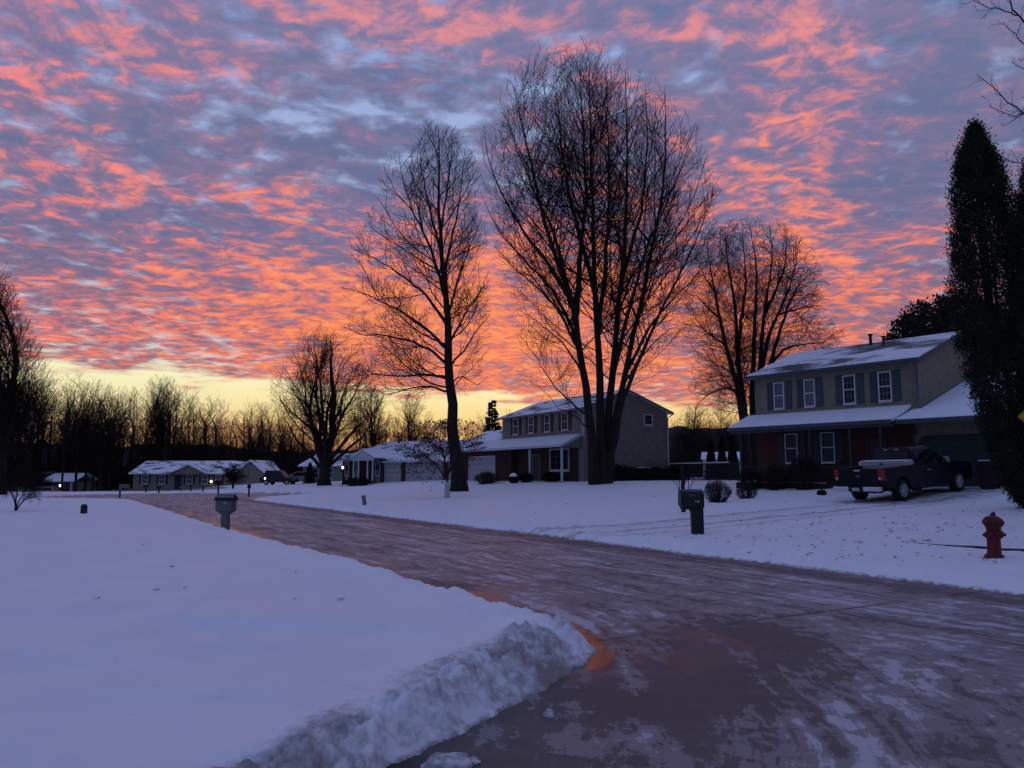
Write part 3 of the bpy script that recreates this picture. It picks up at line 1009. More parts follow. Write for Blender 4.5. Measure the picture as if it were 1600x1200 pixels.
# --- the huge tree with many stems fanning out
def fan_tree():
    Y = 52
    b = base_at(937, Y)
    z = lambda L: [(480 + x * .6002, 60 + y * .6002) for x, y in L]
    st = [([(930, 756), (928, 735), (926, 700), (922, 660), (912, 585), (903, 520)] + z([(695, 700), (650, 580), (612, 450), (585, 330), (560, 220), (535, 120)]), 0, -2, .36, .015),
          ([(942, 756), (943, 735), (941, 700), (938, 640), (937, 590)] + z([(755, 760), (748, 640), (745, 500), (742, 380), (738, 230), (735, 70)]), 0, .5, .36, .015),
          ([(948, 756), (950, 730), (950, 690), (951, 640), (954, 600)] + z([(800, 800), (815, 640), (828, 500), (832, 360), (830, 220), (828, 80)]), 0, 2., .34, .015),
          ([(951, 745), (955, 700), (962, 650), (974, 600)] + z([(850, 770), (880, 640), (905, 520), (925, 400), (935, 280), (930, 140)]), 0, 1., .29, .012),
          ([(953, 735), (960, 690), (974, 628), (990, 580)] + z([(880, 800), (930, 690), (985, 580), (1030, 480), (1060, 400)]), 0, -2.5, .22, .012),
          (z([(795, 880), (840, 700), (880, 560), (925, 450), (975, 340), (1000, 260)]), 1, -3., .22, .012),
          (z([(700, 720), (712, 560), (725, 420), (722, 300), (715, 180), (710, 70)]), 0, 1.5, .26, .012),
          (z([(703, 760), (672, 620), (640, 500), (600, 420), (555, 310), (510, 190)]), -.3, -3.5, .22, .012),
          (z([(690, 690), (630, 590), (570, 510), (520, 430), (480, 340), (460, 240)]), -.5, 2.5, .20, .012),
          (z([(712, 830), (660, 720), (600, 650), (540, 600), (490, 540)]), -.5, -3, .16, .012),
          (z([(705, 790), (640, 660), (560, 570), (500, 500), (450, 400)]), -.3, 3.5, .17, .012),
          (z([(757, 760), (775, 600), (785, 450), (785, 300), (780, 150), (775, 70)]), .6, 3.5, .24, .012),
          (z([(748, 640), (700, 480), (672, 350), (655, 220), (640, 90)]), .3, -1.5, .22, .012),
          (z([(815, 640), (860, 480), (880, 360), (885, 230), (880, 120)]), 1.5, 4., .20, .012),
          (z([(835, 860), (900, 740), (970, 660), (1030, 600), (1075, 560)]), .5, 3., .16, .012),
          (z([(825, 900), (870, 830), (940, 760), (1000, 740)]), .3, -2.5, .11, .012),
          (z([(716, 870), (670, 800), (600, 740), (540, 700)]), -.3, 1.5, .10, .012),
          (z([(735, 990), (690, 950), (640, 900), (590, 820), (550, 770)]), -.3, -2.5, .09, .012),
          (z([(728, 1010), (700, 985), (655, 960), (600, 900)]), -.5, -4.5, .06, .01)]
    P, R = stems_px(b, Y, st, 18, 5, .035)
    R[5:] *= .85
    for i in range(4): flare(P, R, i, .3)
    prof = [(72, 845, 925), (95, 800, 985), (130, 775, 1020), (170, 758, 1052), (220, 750, 1082), (280, 750, 1112), (330, 756, 1124), (380, 766, 1116), (430, 776, 1098), (480, 786, 1082), (540, 790, 1062), (590, 800, 1040), (640, 830, 1010), (680, 870, 985)]
    env = px_env(b, Y, prof, .85, .10, 2)
    rng = np.random.default_rng(21)
    b1, rb1 = spawn(rng, P, R, 2.5, .30, .98, lambda t: 58 - 18 * t, 13, lambda L, t: L * .38 * (1.08 - .8 * t) + .5, 8, .26, .08, env, .0062)
    lo, rlo = spawn(rng, P, R, .6, .22, .6, 70, 14, lambda L, t: L * .34 + .4, 8, .05, .11, env, .007)
    bb, rb = np.concatenate([b1, lo]), np.concatenate([rb1, rlo])
    c, rc_ = spawn(rng, bb, rb, 2.2, .10, 1, 42, 13, lambda L, t: np.minimum(L * .5, 2.1) * (1.05 - .5 * t) + .25, 6, .26, .085, env, .0075, .0105)
    d, rd = spawn(rng, c, rc_, 1.9, .1, 1, 40, 14, lambda L, t: np.minimum(L * .55, 1.0) + .18, 4, .22, .10, env, .007, .009)
    tree_object('bare_tree', b, [(P, R, 10)], [(bb, rb, 5), (c, rc_, 3), (d, rd, 3)],
                'huge bare tree whose many stems fan out from one thick trunk before the grey house')


# --- the twin tree behind the house on the right
def twin_tree():
    Y = 57
    b = base_at(1172, Y)
    z = lambda L: [(1000 + x * .3166, 320 + y * .3166) for x, y in L]
    st = [([(1168, 760), (1166, 720), (1161, 655)] + z([(490, 960), (470, 850), (430, 720), (395, 560), (370, 420), (345, 300), (330, 180)]), 0, -1., .40, .012),
          ([(1171, 760), (1170, 720), (1165, 655)] + z([(510, 960), (490, 820), (478, 680), (470, 500), (440, 330), (425, 200), (420, 90)]), 0, .8, .36, .012),
          ([(1180, 760), (1179, 720), (1176, 655)] + z([(555, 960), (560, 820), (565, 640), (570, 480), (578, 340), (560, 200), (540, 90)]), 1.2, 1.5, .38, .012),
          ([(1184, 760), (1183, 720), (1183, 655)] + z([(590, 900), (600, 700), (615, 520), (640, 380), (650, 240), (640, 100)]), 1.2, 3, .36, .012),
          (z([(600, 800), (640, 640), (690, 520), (740, 400), (770, 280), (770, 190)]), 1.2, -1, .20, .012),
          (z([(645, 780), (700, 600), (760, 430), (830, 350), (890, 320)]), 1.2, 3.5, .18, .012),
          (z([(480, 800), (500, 560), (520, 400), (515, 250), (500, 120)]), .5, -2, .20, .012),
          (z([(615, 540), (680, 400), (720, 280), (720, 150)]), 1.5, 0, .16, .012),
          (z([(640, 790), (720, 710), (800, 690), (890, 680), (960, 640)]), 1, -1.5, .12, .01),
          (z([(500, 930), (430, 905), (370, 920), (310, 960), (270, 1010)]), 0, -2, .11, .01),
          (z([(425, 700), (350, 640), (290, 600), (240, 570)]), 0, 2, .11, .01),
          (z([(395, 560), (330, 500), (280, 450), (240, 450)]), 0, -2, .11, .01),
          (z([(380, 440), (320, 360), (300, 280)]), 0, 2, .1, .01),
          (z([(690, 540), (760, 520), (850, 500), (930, 520)]), 0, 2, .1, .01)]
    P, R = stems_px(b, Y, st, 16, 7, .03)
    for i in range(4): flare(P, R, i, .3)
    prof = [(342, 1140, 1200), (355, 1108, 1232), (380, 1082, 1258), (420, 1068, 1282), (460, 1060, 1294), (500, 1056, 1306), (530, 1062, 1316), (560, 1064, 1312), (600, 1070, 1300), (640, 1084, 1280), (680, 1110, 1240)]
    env = px_env(b, Y, prof, .85, .10, 3)
    rng = np.random.default_rng(31)
    bb, rb = spawn(rng, P, R, 4.6, .25, .98, lambda t: 66 - 30 * t, 14, lambda L, t: 4.4 * (1.1 - .75 * t) + .4, 8, .02, .10, env, .0065)
    c, rc_ = spawn(rng, bb, rb, 3.0, .12, 1, 44, 14, lambda L, t: np.minimum(L * .45, 1.6) * (1.05 - .5 * t) + .25, 5, -.06, .10, env, .007, .0105, tip=.4)
    d, rd = spawn(rng, c, rc_, 2.4, .1, 1, 42, 15, lambda L, t: np.minimum(L * .55, 1.0) + .18, 4, -.06, .11, env, .007, .009)
    tree_object('bare_tree', b, [(P, R, 9)], [(bb, rb, 5), (c, rc_, 3), (d, rd, 3)],
                'wide bare tree with twin dark trunks rising behind the porch roof')


def free_tree(name, px, Y, prof, seed, nst, label, trunk_r=.3, split=.12, spread=.75, dens=1., trop=.3, group=None, cat='tree', cm=None, loc=None, twig=.008, base=None):
    """a bare tree grown into its outline: a short trunk, nst stems aimed at points of the crown"""
    b = base_at(px, Y) if base is None else base
    env = px_env(b, Y, prof, .9, .16, seed)
    rng = np.random.default_rng(seed)
    H = pt(px, prof[0][0], Y)[2] - b[2]
    zs = np.array([pt(a, y, Y)[2] - b[2] for y, a, c in prof])
    lo = np.array([pt(a, y, Y)[0] - b[0] for y, a, c in prof]); hi = np.array([pt(c, y, Y)[0] - b[0] for y, a, c in prof])
    P, R = [], []
    for i in range(nst):
        u = (i + .5) / nst * 2 - 1
        zt = H * (.97 - .62 * abs(u) ** 1.5) * rng.uniform(.92, 1.0) if nst > 1 else H * .97
        l, h = np.interp(zt, zs[::-1], lo[::-1]), np.interp(zt, zs[::-1], hi[::-1])
        tx = (l + h) / 2 + u * spread * (h - l) / 2
        ty = rng.normal(0, .25) * (h - l)
        sp = H * (split + rng.uniform(0, split * .8))
        top = np.array((tx, ty, zt))
        mid = np.array((tx * .45, ty * .45, sp + (zt - sp) * .45))
        pts = [np.array((0, 0, -.1)), np.array((rng.normal(0, .03), 0, sp * .5)), np.array((tx * .06, ty * .06, sp)), mid + rng.normal(0, .03 * H, 3) * (1, 1, .3), top]
        c = crom(pts, 12)
        c[3:-1] += rng.normal(0, .005 * H, (8, 3)) * (1, 1, .4)
        P.append(c)
        f = np.linspace(0, 1, 12)
        g = np.clip((f - split * 1.1) / (1 - split * 1.1), 0, 1)
        R.append(np.where(f < split * 1.1, trunk_r * (.8 - .2 * f / split), trunk_r * (.62 if i == nst // 2 else .36) * (1 - g) ** .85) * (1 if i == nst // 2 else .8) + .012)
    P, R = np.array(P), np.array(R)
    R[:, 0] *= 1.3
    s = H / 15
    bb, rb = spawn(rng, P, R, 2.3 / s * dens, .25, .98, lambda t: 60 - 18 * t, 14, lambda L, t: L * .42 * (1.1 - .75 * t) + .4 * s, 6, trop * .7, .12, env, .009, twig * 1.2)
    c, rc_ = spawn(rng, bb, rb, 2.1 / s * dens, .12, 1, 44, 14, lambda L, t: np.minimum(L * .5, 1.5 * s) * (1.05 - .5 * t) + .15 * s, 4, trop, .12, env, .008, twig)
    d, rd = spawn(rng, c, rc_, 1.8 / s * dens, .1, 1, 44, 15, lambda L, t: np.minimum(L * .55, .9 * s) + .1 * s, 3, trop, .13, env, .008, twig)
    return tree_object(name, b, [(P, R, 8)], [(bb, rb, 4), (c, rc_, 3), (d, rd, 3)], label, cat, group, cm=cm)


leader_tree()
fan_tree()
twin_tree()
free_tree('bare_tree', 507, 82, [(506, 490, 530), (522, 455, 560), (545, 436, 580), (580, 424, 600), (620, 424, 606), (660, 440, 590), (690, 470, 550)], 41, 13,
          'rounded bare tree with a short trunk on the lawn left of the tall trees', .80, .10, 1.05, 1.25, .2, twig=.012)
free_tree('bare_tree', 2, 60, [(398, -45, 6), (430, -70, 16), (470, -90, 40), (520, -100, 52), (560, -110, 74), (600, -110, 80), (650, -110, 78), (700, -100, 68), (735, -80, 50)], 43, 11,
          'dense dark bare tree cut off by the left edge of the view', .5, .16, .75, 1.5, .2, twig=.011)
free_tree('bare_tree', 582, 104, [(600, 560, 604), (620, 540, 616), (660, 536, 620), (700, 550, 610)], 44, 7, 'bare tree behind the roof of the brick fronted ranch house', .35, .15, .8, 1.2, .25, twig=.014)
free_tree('bare_tree', 640, 118, [(612, 620, 665), (640, 600, 690), (680, 600, 690), (710, 620, 680)], 45, 7, 'faint bare tree between the ranch house roof and the tall straight tree', .3, .15, .8, 1.0, .3, twig=.012)
free_tree('bare_tree', 1082, 96, [(628, 1068, 1100), (645, 1052, 1120), (680, 1046, 1135), (715, 1060, 1120)], 46, 8, 'bare tree seen in the gap between the two tall houses', .25, .15, .85, 1.2, .2, twig=.012)
free_tree('bare_tree', 1128, 110, [(640, 1110, 1150), (660, 1100, 1165), (700, 1100, 1165), (720, 1110, 1150)], 47, 6, 'second bare tree in the gap, nearer the porch of the house on the right', .22, .15, .85, 1.1, .2, twig=.012)
free_tree('bare_tree', 252, 132, [(583, 244, 260), (590, 232, 274), (605, 224, 283), (630, 221, 286), (660, 228, 280), (690, 238, 268), (720, 246, 258)], 49, 13, 'bare tree with a smooth round crown standing highest above the woods by the far ranch', .35, .3, .85, 1.2, .35, twig=.010)
# street tree before the far ranch house
free_tree('ornamental_tree', 364, 84, [(722, 345, 385), (732, 338, 398), (745, 345, 392), (752, 352, 384)], 48, 6, 'small spreading bare tree before the far ranch house with the lit doorway', .16, .22, .85, 1.2, .1, twig=.011)


def woods():
    """the belt of tall thin trees behind the far houses: a few grown, the rest copied"""
    grown = []
    spec = [(0, 10, 3, .19, .3), (1, 13, 4, .2, .38), (2, 11, 4, .2, .32), (3, 15, 7, .22, .22), (4, 9, 1, .17, .45), (5, 15, 8, .24, .16)]
    for k, w, nst, r, split in spec:
        Y = 120.
        b = np.array((0., Y, 0.))
        u = 1232 / Y                                    # px per metre, outline given in metres about the trunk
        zt = [15.2, 14.4, 12.5, 10, 7.5, 5.]
        ww = [.8, .35 * w / 2, .42 * w / 2, .48 * w / 2, .42 * w / 2, .25 * w / 2]
        prof = []
        for zz, hw in zip(zt, ww):
            py = 743 - (zz - 1.6) * u
            prof.append((py, 800 - hw * u, 800 + hw * u))
        grown.append(free_tree('woods_tree', 800, Y, prof, 90 + k, nst, 'slender bare tree of the woods behind the far houses', r, split, .85, .85, .3, group='bare trees of the woods behind the far houses', twig=.0095, base=b))
    rng = random.Random(8)
    spots = []
    px = -70
    while px < 480:
        top = np.interp(px, [-70, 60, 100, 150, 190, 215, 235, 250, 262, 285, 300, 330, 350, 380, 410, 470], [560, 575, 590, 578, 592, 610, 605, 582, 590, 612, 620, 612, 625, 608, 612, 630])
        spots.append((px + rng.uniform(-4, 4), rng.uniform(136, 172), top + rng.choice((rng.uniform(-4, 14), rng.uniform(10, 50)))))
        px += rng.uniform(5, 12)
    for k in range(46): spots.append((rng.uniform(-60, 480), rng.uniform(134, 150), rng.uniform(640, 690)))
    for tx, ty in ((119, 121), (134, 126), (146, 124), (157, 122), (172, 128), (98, 128)): spots.append((tx, ty, rng.uniform(592, 610)))
    for k in range(16): spots.append((rng.uniform(540, 800), rng.uniform(125, 170), rng.uniform(628, 668)))
    for k in range(12): spots.append((rng.uniform(1045, 1170), rng.uniform(130, 180), rng.uniform(640, 668)))
    n = 0
    for px, Y, top in spots:
        src = grown[n % len(grown)] if n < len(grown) else rng.choice(grown)
        o = src if n < len(grown) else copy_tree(src)
        x = pt(px, 740, Y)[0]
        zb = gz(x, Y) - .1
        H = pt(px, top, Y)[2] - zb
        sc = H / 15.2
        o.location = (x, Y, zb)
        o.rotation_euler = (0, 0, rng.uniform(0, 6.28))
        o.scale = (sc * rng.uniform(.9, 1.5),) * 2 + (sc,)
        n += 1


woods()


def undergrowth():
    """the tangle of saplings and brush between the trunks of the woods: one mass"""
    rng = np.random.default_rng(5)
    G = []
    N = 6500
    px = np.concatenate([rng.uniform(-170, 520, int(N * .72)), rng.uniform(520, 800, int(N * .12)), rng.uniform(1040, 1180, int(N * .16))])
    N = len(px)
    Y = rng.uniform(138, 172, N)
    Y = np.where((px > 1000), rng.uniform(95, 150, N), Y)
    x = (px - 800) / 1232 * Y
    H = rng.gamma(5, .62, N) * np.where(px > 1000, .7, .85)
    K = 5
    P = np.empty((N, K, 3))
    d = rng.normal(0, .22, (N, 3)); d[:, 2] = 1
    z0 = ground_z(x, Y, False) - .1
    P[:, 0] = np.stack([x, Y, z0], -1)
    for k in range(1, K):
        d = d + rng.normal(0, .12, (N, 3))
        d /= np.linalg.norm(d, axis=1, keepdims=True)
        P[:, k] = P[:, k - 1] + d * (H / (K - 1))[:, None]
    R = np.linspace(1, .35, K)[None] * rng.uniform(.02, .05, N)[:, None]
    b, rb = spawn(rng, P, R, 2.0, .25, 1, 45, 14, lambda L, t: L * .4 + .3, 3, .3, .13, None, .012, .014)
    c, rc_ = spawn(rng, b, rb, 1.3, .2, 1, 42, 14, lambda L, t: L * .55 + .2, 2, .3, .13, None, .012, .013)
    V, F = tubes([(P, R, 3), (b, rb, 3), (c, rc_, 3)])
    o = raw_mesh('undergrowth', V, F, M_TWIG, smooth=True)
    tag(o, 'dark tangle of bare brush at the foot of the woods', 'undergrowth', kind='stuff')


undergrowth()


def far_left_brush():
    """dark bare bushes that screen the small house at far left"""
    free_tree('bare_bush', 22, 118, [(712, 4, 40), (722, -10, 56), (740, -16, 60), (762, -6, 46)], 111, 9, 'dark bare bush screening the left end of the dim far house', .12, .1, .95, 1.6, .15, cat='bush', twig=.012)
    free_tree('bare_bush', 58, 112, [(722, 44, 68), (732, 34, 78), (748, 30, 80), (764, 40, 74)], 112, 8, 'dark bare bush before the middle of the dim far house, behind the silver car', .1, .1, .95, 1.6, .15, cat='bush', twig=.012)


far_left_brush()

# ------------------------------------------------------------------ houses
M_SID_TAN = siding('olive_siding', (.20, .175, .118))
M_SID_GREY = siding('grey_siding', (.20, .185, .15))
M_SID_CREAM = siding('cream_siding', (.22, .19, .145), .12)
M_VERT = siding('grooved_board', (.17, .148, .10), .3, True)
M_BRICK = brick('red_brick', (.085, .023, .012), (.06, .018, .010), (.05, .038, .032))
M_BRICKD = brick('dark_brick', (.055, .02, .015), (.04, .016, .012), (.04, .033, .028))
M_BLUE = mat('slate_blue_paint', (.045, .062, .075), .5, .12, 4.)
M_TRIM = mat('dim_trim', (.14, .145, .155), .5, .1, 4.)
M_SHUT = siding('blue_shutter', (.05, .066, .076), .06)
M_SHUTR = siding('maroon_shutter', (.05, .022, .022), .06)
M_GREEN = siding('dark_green_door', (.024, .045, .04), .5)
M_GDOOR = siding('pale_door', (.40, .39, .38), .5)
M_ROOF1 = roof_snow('roof_blown', (.085, .072, .075), .72, .45)
M_ROOF2 = roof_snow('roof_even', (.08, .072, .072), .72, .9)
M_ROOF3 = roof_snow('roof_white', (.10, .09, .09), 1.3, .7)
M_CURT = mat('pale_curtain', (.30, .31, .34), .8, .2, 10.)


def rot90(L):
    return Matrix.Translation((L, 0, 0)) @ Matrix.Rotation(math.pi / 2, 4, 'Z')


def window(par, x0, x1, z0, z1, y, cols=1, rows=1, fr=.06, M=None, frame=None, pane=None, hung=True):
    f = MB(M)
    f.box(x0 - fr, x0, y - .07, y + .02, z0 - fr, z1 + fr).box(x1, x1 + fr, y - .07, y + .02, z0 - fr, z1 + fr)
    f.box(x0, x1, y - .069, y + .02, z1, z1 + fr)
    f.box(x0 - fr * 1.0, x1 + fr, y - .10, y + .02, z0 - fr * 2, z0 - fr * 1.002)
    f.box(x0, x1, y - .068, y + .02, z0 - fr, z0)
    zm = (z0 + z1) / 2
    if hung: f.box(x0, x1, y - .05, y + .0, zm - .025, zm + .025)
    w = f.build('window', frame or M_WHITE, par)
    if cols > 1 or rows > 1:
        g = MB(M)
        for c in range(1, cols):
            xx = x0 + (x1 - x0) * c / cols
            g.box(xx - .011, xx + .011, y - .036, y - .012, z0, z1)
        for r in range(1, rows):
            zz = z0 + (z1 - z0) * r / rows
            if hung and abs(zz - zm) < .05: continue
            g.box(x0, x1, y - .034, y - .013, zz - .011, zz + .011)
        g.build('muntin', frame or M_TRIM, w)
    MB(M).box(x0 - .01, x1 + .01, y - .012, y + .03, z0 - .01, z1 + .01).build('pane', pane or M_GLASS, w)
    return w


def shutters(par, x0, x1, z0, z1, y, w, m):
    for a in (x0 - w - .08, x1 + .08):
        s = MB().box(a, a + w, y - .05, y - .004, z0 - .06, z1 + .06)
        s.build('shutter', m, par, bevel=.012)


def downspout(par, x, y, z0, z1, m, out=.4):
    MB().tube([(x, y - out, z1), (x, y - out, z1 - .12), (x, y - .07, z1 - .4), (x, y - .07, z0 + .15), (x, y - .25, z0 + .02)], .045, 8).build('downspout', m, par, True)


def right_house():
    ang = math.atan2(-6.5, 5.23)
    h = empty('two_storey_house', (12.87, 41.5, 1.15), ang, 1, 'tan two storey house with blue shutters and a long snowy porch roof', 'house')
    W, D = 8.4, 8.6
    up = [(0, 3.18), (D, 3.18), (D, 5.72), (D / 2, 7.18), (0, 5.72)]
    MB().prism(up, 'x', 0, W).build('upper_wall', M_SID_TAN, h)
    MB().box(.04, 8.05, .03, D - .03, -.4, 3.18).build('lower_wall', M_BRICK, h)
    MB().box(-.012, .045, -.012, .05, 3.2, 5.6).build('corner_trim', M_TRIM, h)
    MB().box(W - .045, W + .012, -.012, .05, 3.3, 5.6).build('corner_trim', M_TRIM, h)
    ch = [(-.42, 5.52), (D / 2, 7.20), (D + .42, 5.52), (D + .42, 5.68), (D / 2, 7.38), (-.42, 5.68)]
    rf = MB().prism(ch, 'x', -.27, 8.68).build('roof', M_ROOF1, h)
    MB().lathe([(.075, 6.7), (.075, 7.62), (.11, 7.63), (.11, 7.72), (.05, 7.73)], 12, (4.55, 3.6, 0)).build('vent_pipe', M_DARK, rf, True)
    MB().lathe([(.05, 6.7), (.05, 7.45), (.055, 7.46), (.04, 7.47)], 10, (5.35, 3.3, 0)).build('vent_pipe', M_DARK, rf, True)
    # boards under the eaves and up the gables
    f = MB().box(-.28, 8.69, -.52, -.425, 5.50, 5.64)
    for x0 in (-.30, 8.665):
        f.slab([(x0, -.42, 5.66), (x0 + .03, -.42, 5.66), (x0 + .03, D / 2, 7.36), (x0, D / 2, 7.36)], .24)
        f.slab([(x0, D / 2, 7.36), (x0 + .03, D / 2, 7.36), (x0 + .03, D + .42, 5.66), (x0, D + .42, 5.66)], .24)
    f.build('fascia', M_BLUE, h)
    MB().box(-.22, 8.63, -.40, -.004, 5.50, 5.515).build('soffit', M_TRIM, h)
    for x0, x1 in ((1.14, 1.72), (2.86, 3.42), (4.91, 5.50), (6.62, 7.21)):
        window(h, x0 + .04, x1 - .04, 3.90, 5.16, -.004, 3 if x0 > 4 else 1, 4 if x0 > 4 else 1, .055, pane=M_GLASS if x0 > 4 else M_CURTGLASS)
        shutters(h, x0, x1, 3.88, 5.2, 0, .33, M_SHUT)
    for x0, x1 in ((1.66, 2.33), (3.62, 4.30)):
        window(h, x0 + .03, x1 - .03, 1.12, 2.5, .026, 1, 1, .05)
        shutters(h, x0, x1, 1.1, 2.56, .03, .36, M_DARK)
    downspout(h, 8.3, 0, 3.7, 5.5, M_TRIM)
    # porch
    p = MB().prism([(-1.85, 2.78), (-.004, 3.49), (-.004, 3.62), (-1.85, 2.90)], 'x', -.46, 8.03).build('porch_roof', M_ROOF3, h)
    MB().box(-.46, 8.0, -1.95, -1.855, 2.70, 2.87).build('gutter', M_BLUE, p)
    MB().slab([(-.49, -1.85, 2.89), (-.465, -1.85, 2.89), (-.465, -.004, 3.6), (-.49, -.004, 3.6)], .2).box(-.4, 8.0, -1.72, -1.6, 2.58, 2.74).build('fascia', M_BLUE, p)
    for x in (.17, 4.0, 5.98, 7.39):
        MB().box(x - .06, x + .06, -1.70, -1.58, .02, 2.575).box(x - .09, x + .09, -1.73, -1.55, .02, .12).build('porch_post', M_DARK, h, bevel=.01)
    MB().box(.1, 8.05, -1.85, .02, -.35, .02).build('porch_floor', M_BRICKD, h)
    MB().box(.08, 4.9, -2.06, -1.853, -.4, .10).build('planter_wall', M_BRICKD, h)
    MB().box(.06, 4.92, -2.05, -1.90, .104, .125).build('snow_strip', M_SNOW, h, bevel=.008)
    r = MB()
    for k in range(56):
        x = .35 + k * .1
        if abs(x - 4.0) < .08 or x > 5.9: continue
        r.box(x - .012, x + .012, -1.652, -1.628, .08, .84)
    r.box(.23, 3.94, -1.665, -1.615, .84, .90).box(4.06, 5.92, -1.665, -1.615, .84, .90).box(.23, 3.94, -1.66, -1.62, .04, .08).box(4.06, 5.92, -1.66, -1.62, .04, .08)
    r.build('porch_railing', M_DARK, h)
    d = MB().box(6.0, 6.75, -.01, .05, .02, 2.1).build('front_door', M_DARK, h)
    MB().box(5.9, 6.0, -.04, .05, .02, 2.2).box(6.75, 6.85, -.04, .05, .02, 2.2).box(6.0, 6.75, -.039, .05, 2.1, 2.2).build('door_frame', M_DARK, d)
    MB().lathe([(.03, -.10), (.035, -.07), (.02, -.04), (.02, 0)], 10, (6.65, 0, 1.0), 'y').build('door_knob', M_CHROME, d, True)
    # garage wing
    MB().box(8.05, 14.3, .02, 6.5, -.4, 3.3).build('garage_wall', M_VERT, h)
    MB().box(8.0, 8.10, -.03, .06, -.3, 3.2).build('corner_board', M_DARK, h)
    gr = MB().prism([(-1.62, 2.74), (5.9, 5.22), (5.9, 5.36), (-1.62, 2.88)], 'x', 8.45, 14.7).prism([(-1.62, 2.74), (-.01, 3.27), (-.01, 3.41), (-1.62, 2.88)], 'x', 8.06, 8.449).build('garage_roof', M_ROOF3, h)
    MB().box(8.06, 14.7, -1.72, -1.625, 2.66, 2.85).build('gutter', M_BLUE, gr)
    g = MB().prism([(8.35, -.3), (13.2, -.3), (13.2, 1.85), (12.95, 2.07), (8.6, 2.07), (8.35, 1.85)], 'y', -.012, .03).build('garage_door', M_GREEN, h)
    MB().prism([(8.22, -.3), (8.35, -.3), (8.35, 1.85), (8.6, 2.07), (12.95, 2.07), (13.2, 1.85), (13.2, -.3), (13.33, -.3), (13.33, 1.92), (13.02, 2.2), (8.53, 2.2), (8.22, 1.92)], 'y', -.06, .03).build('door_frame', M_DARK, g)
    MB().box(8.12, 8.2, -.08, .02, 2.3, 2.5).build('wall_lamp', M_DARK, h, bevel=.02)


M_CURTGLASS = mat('curtained_glass', (.10, .105, .12), .25, .25, 12.)


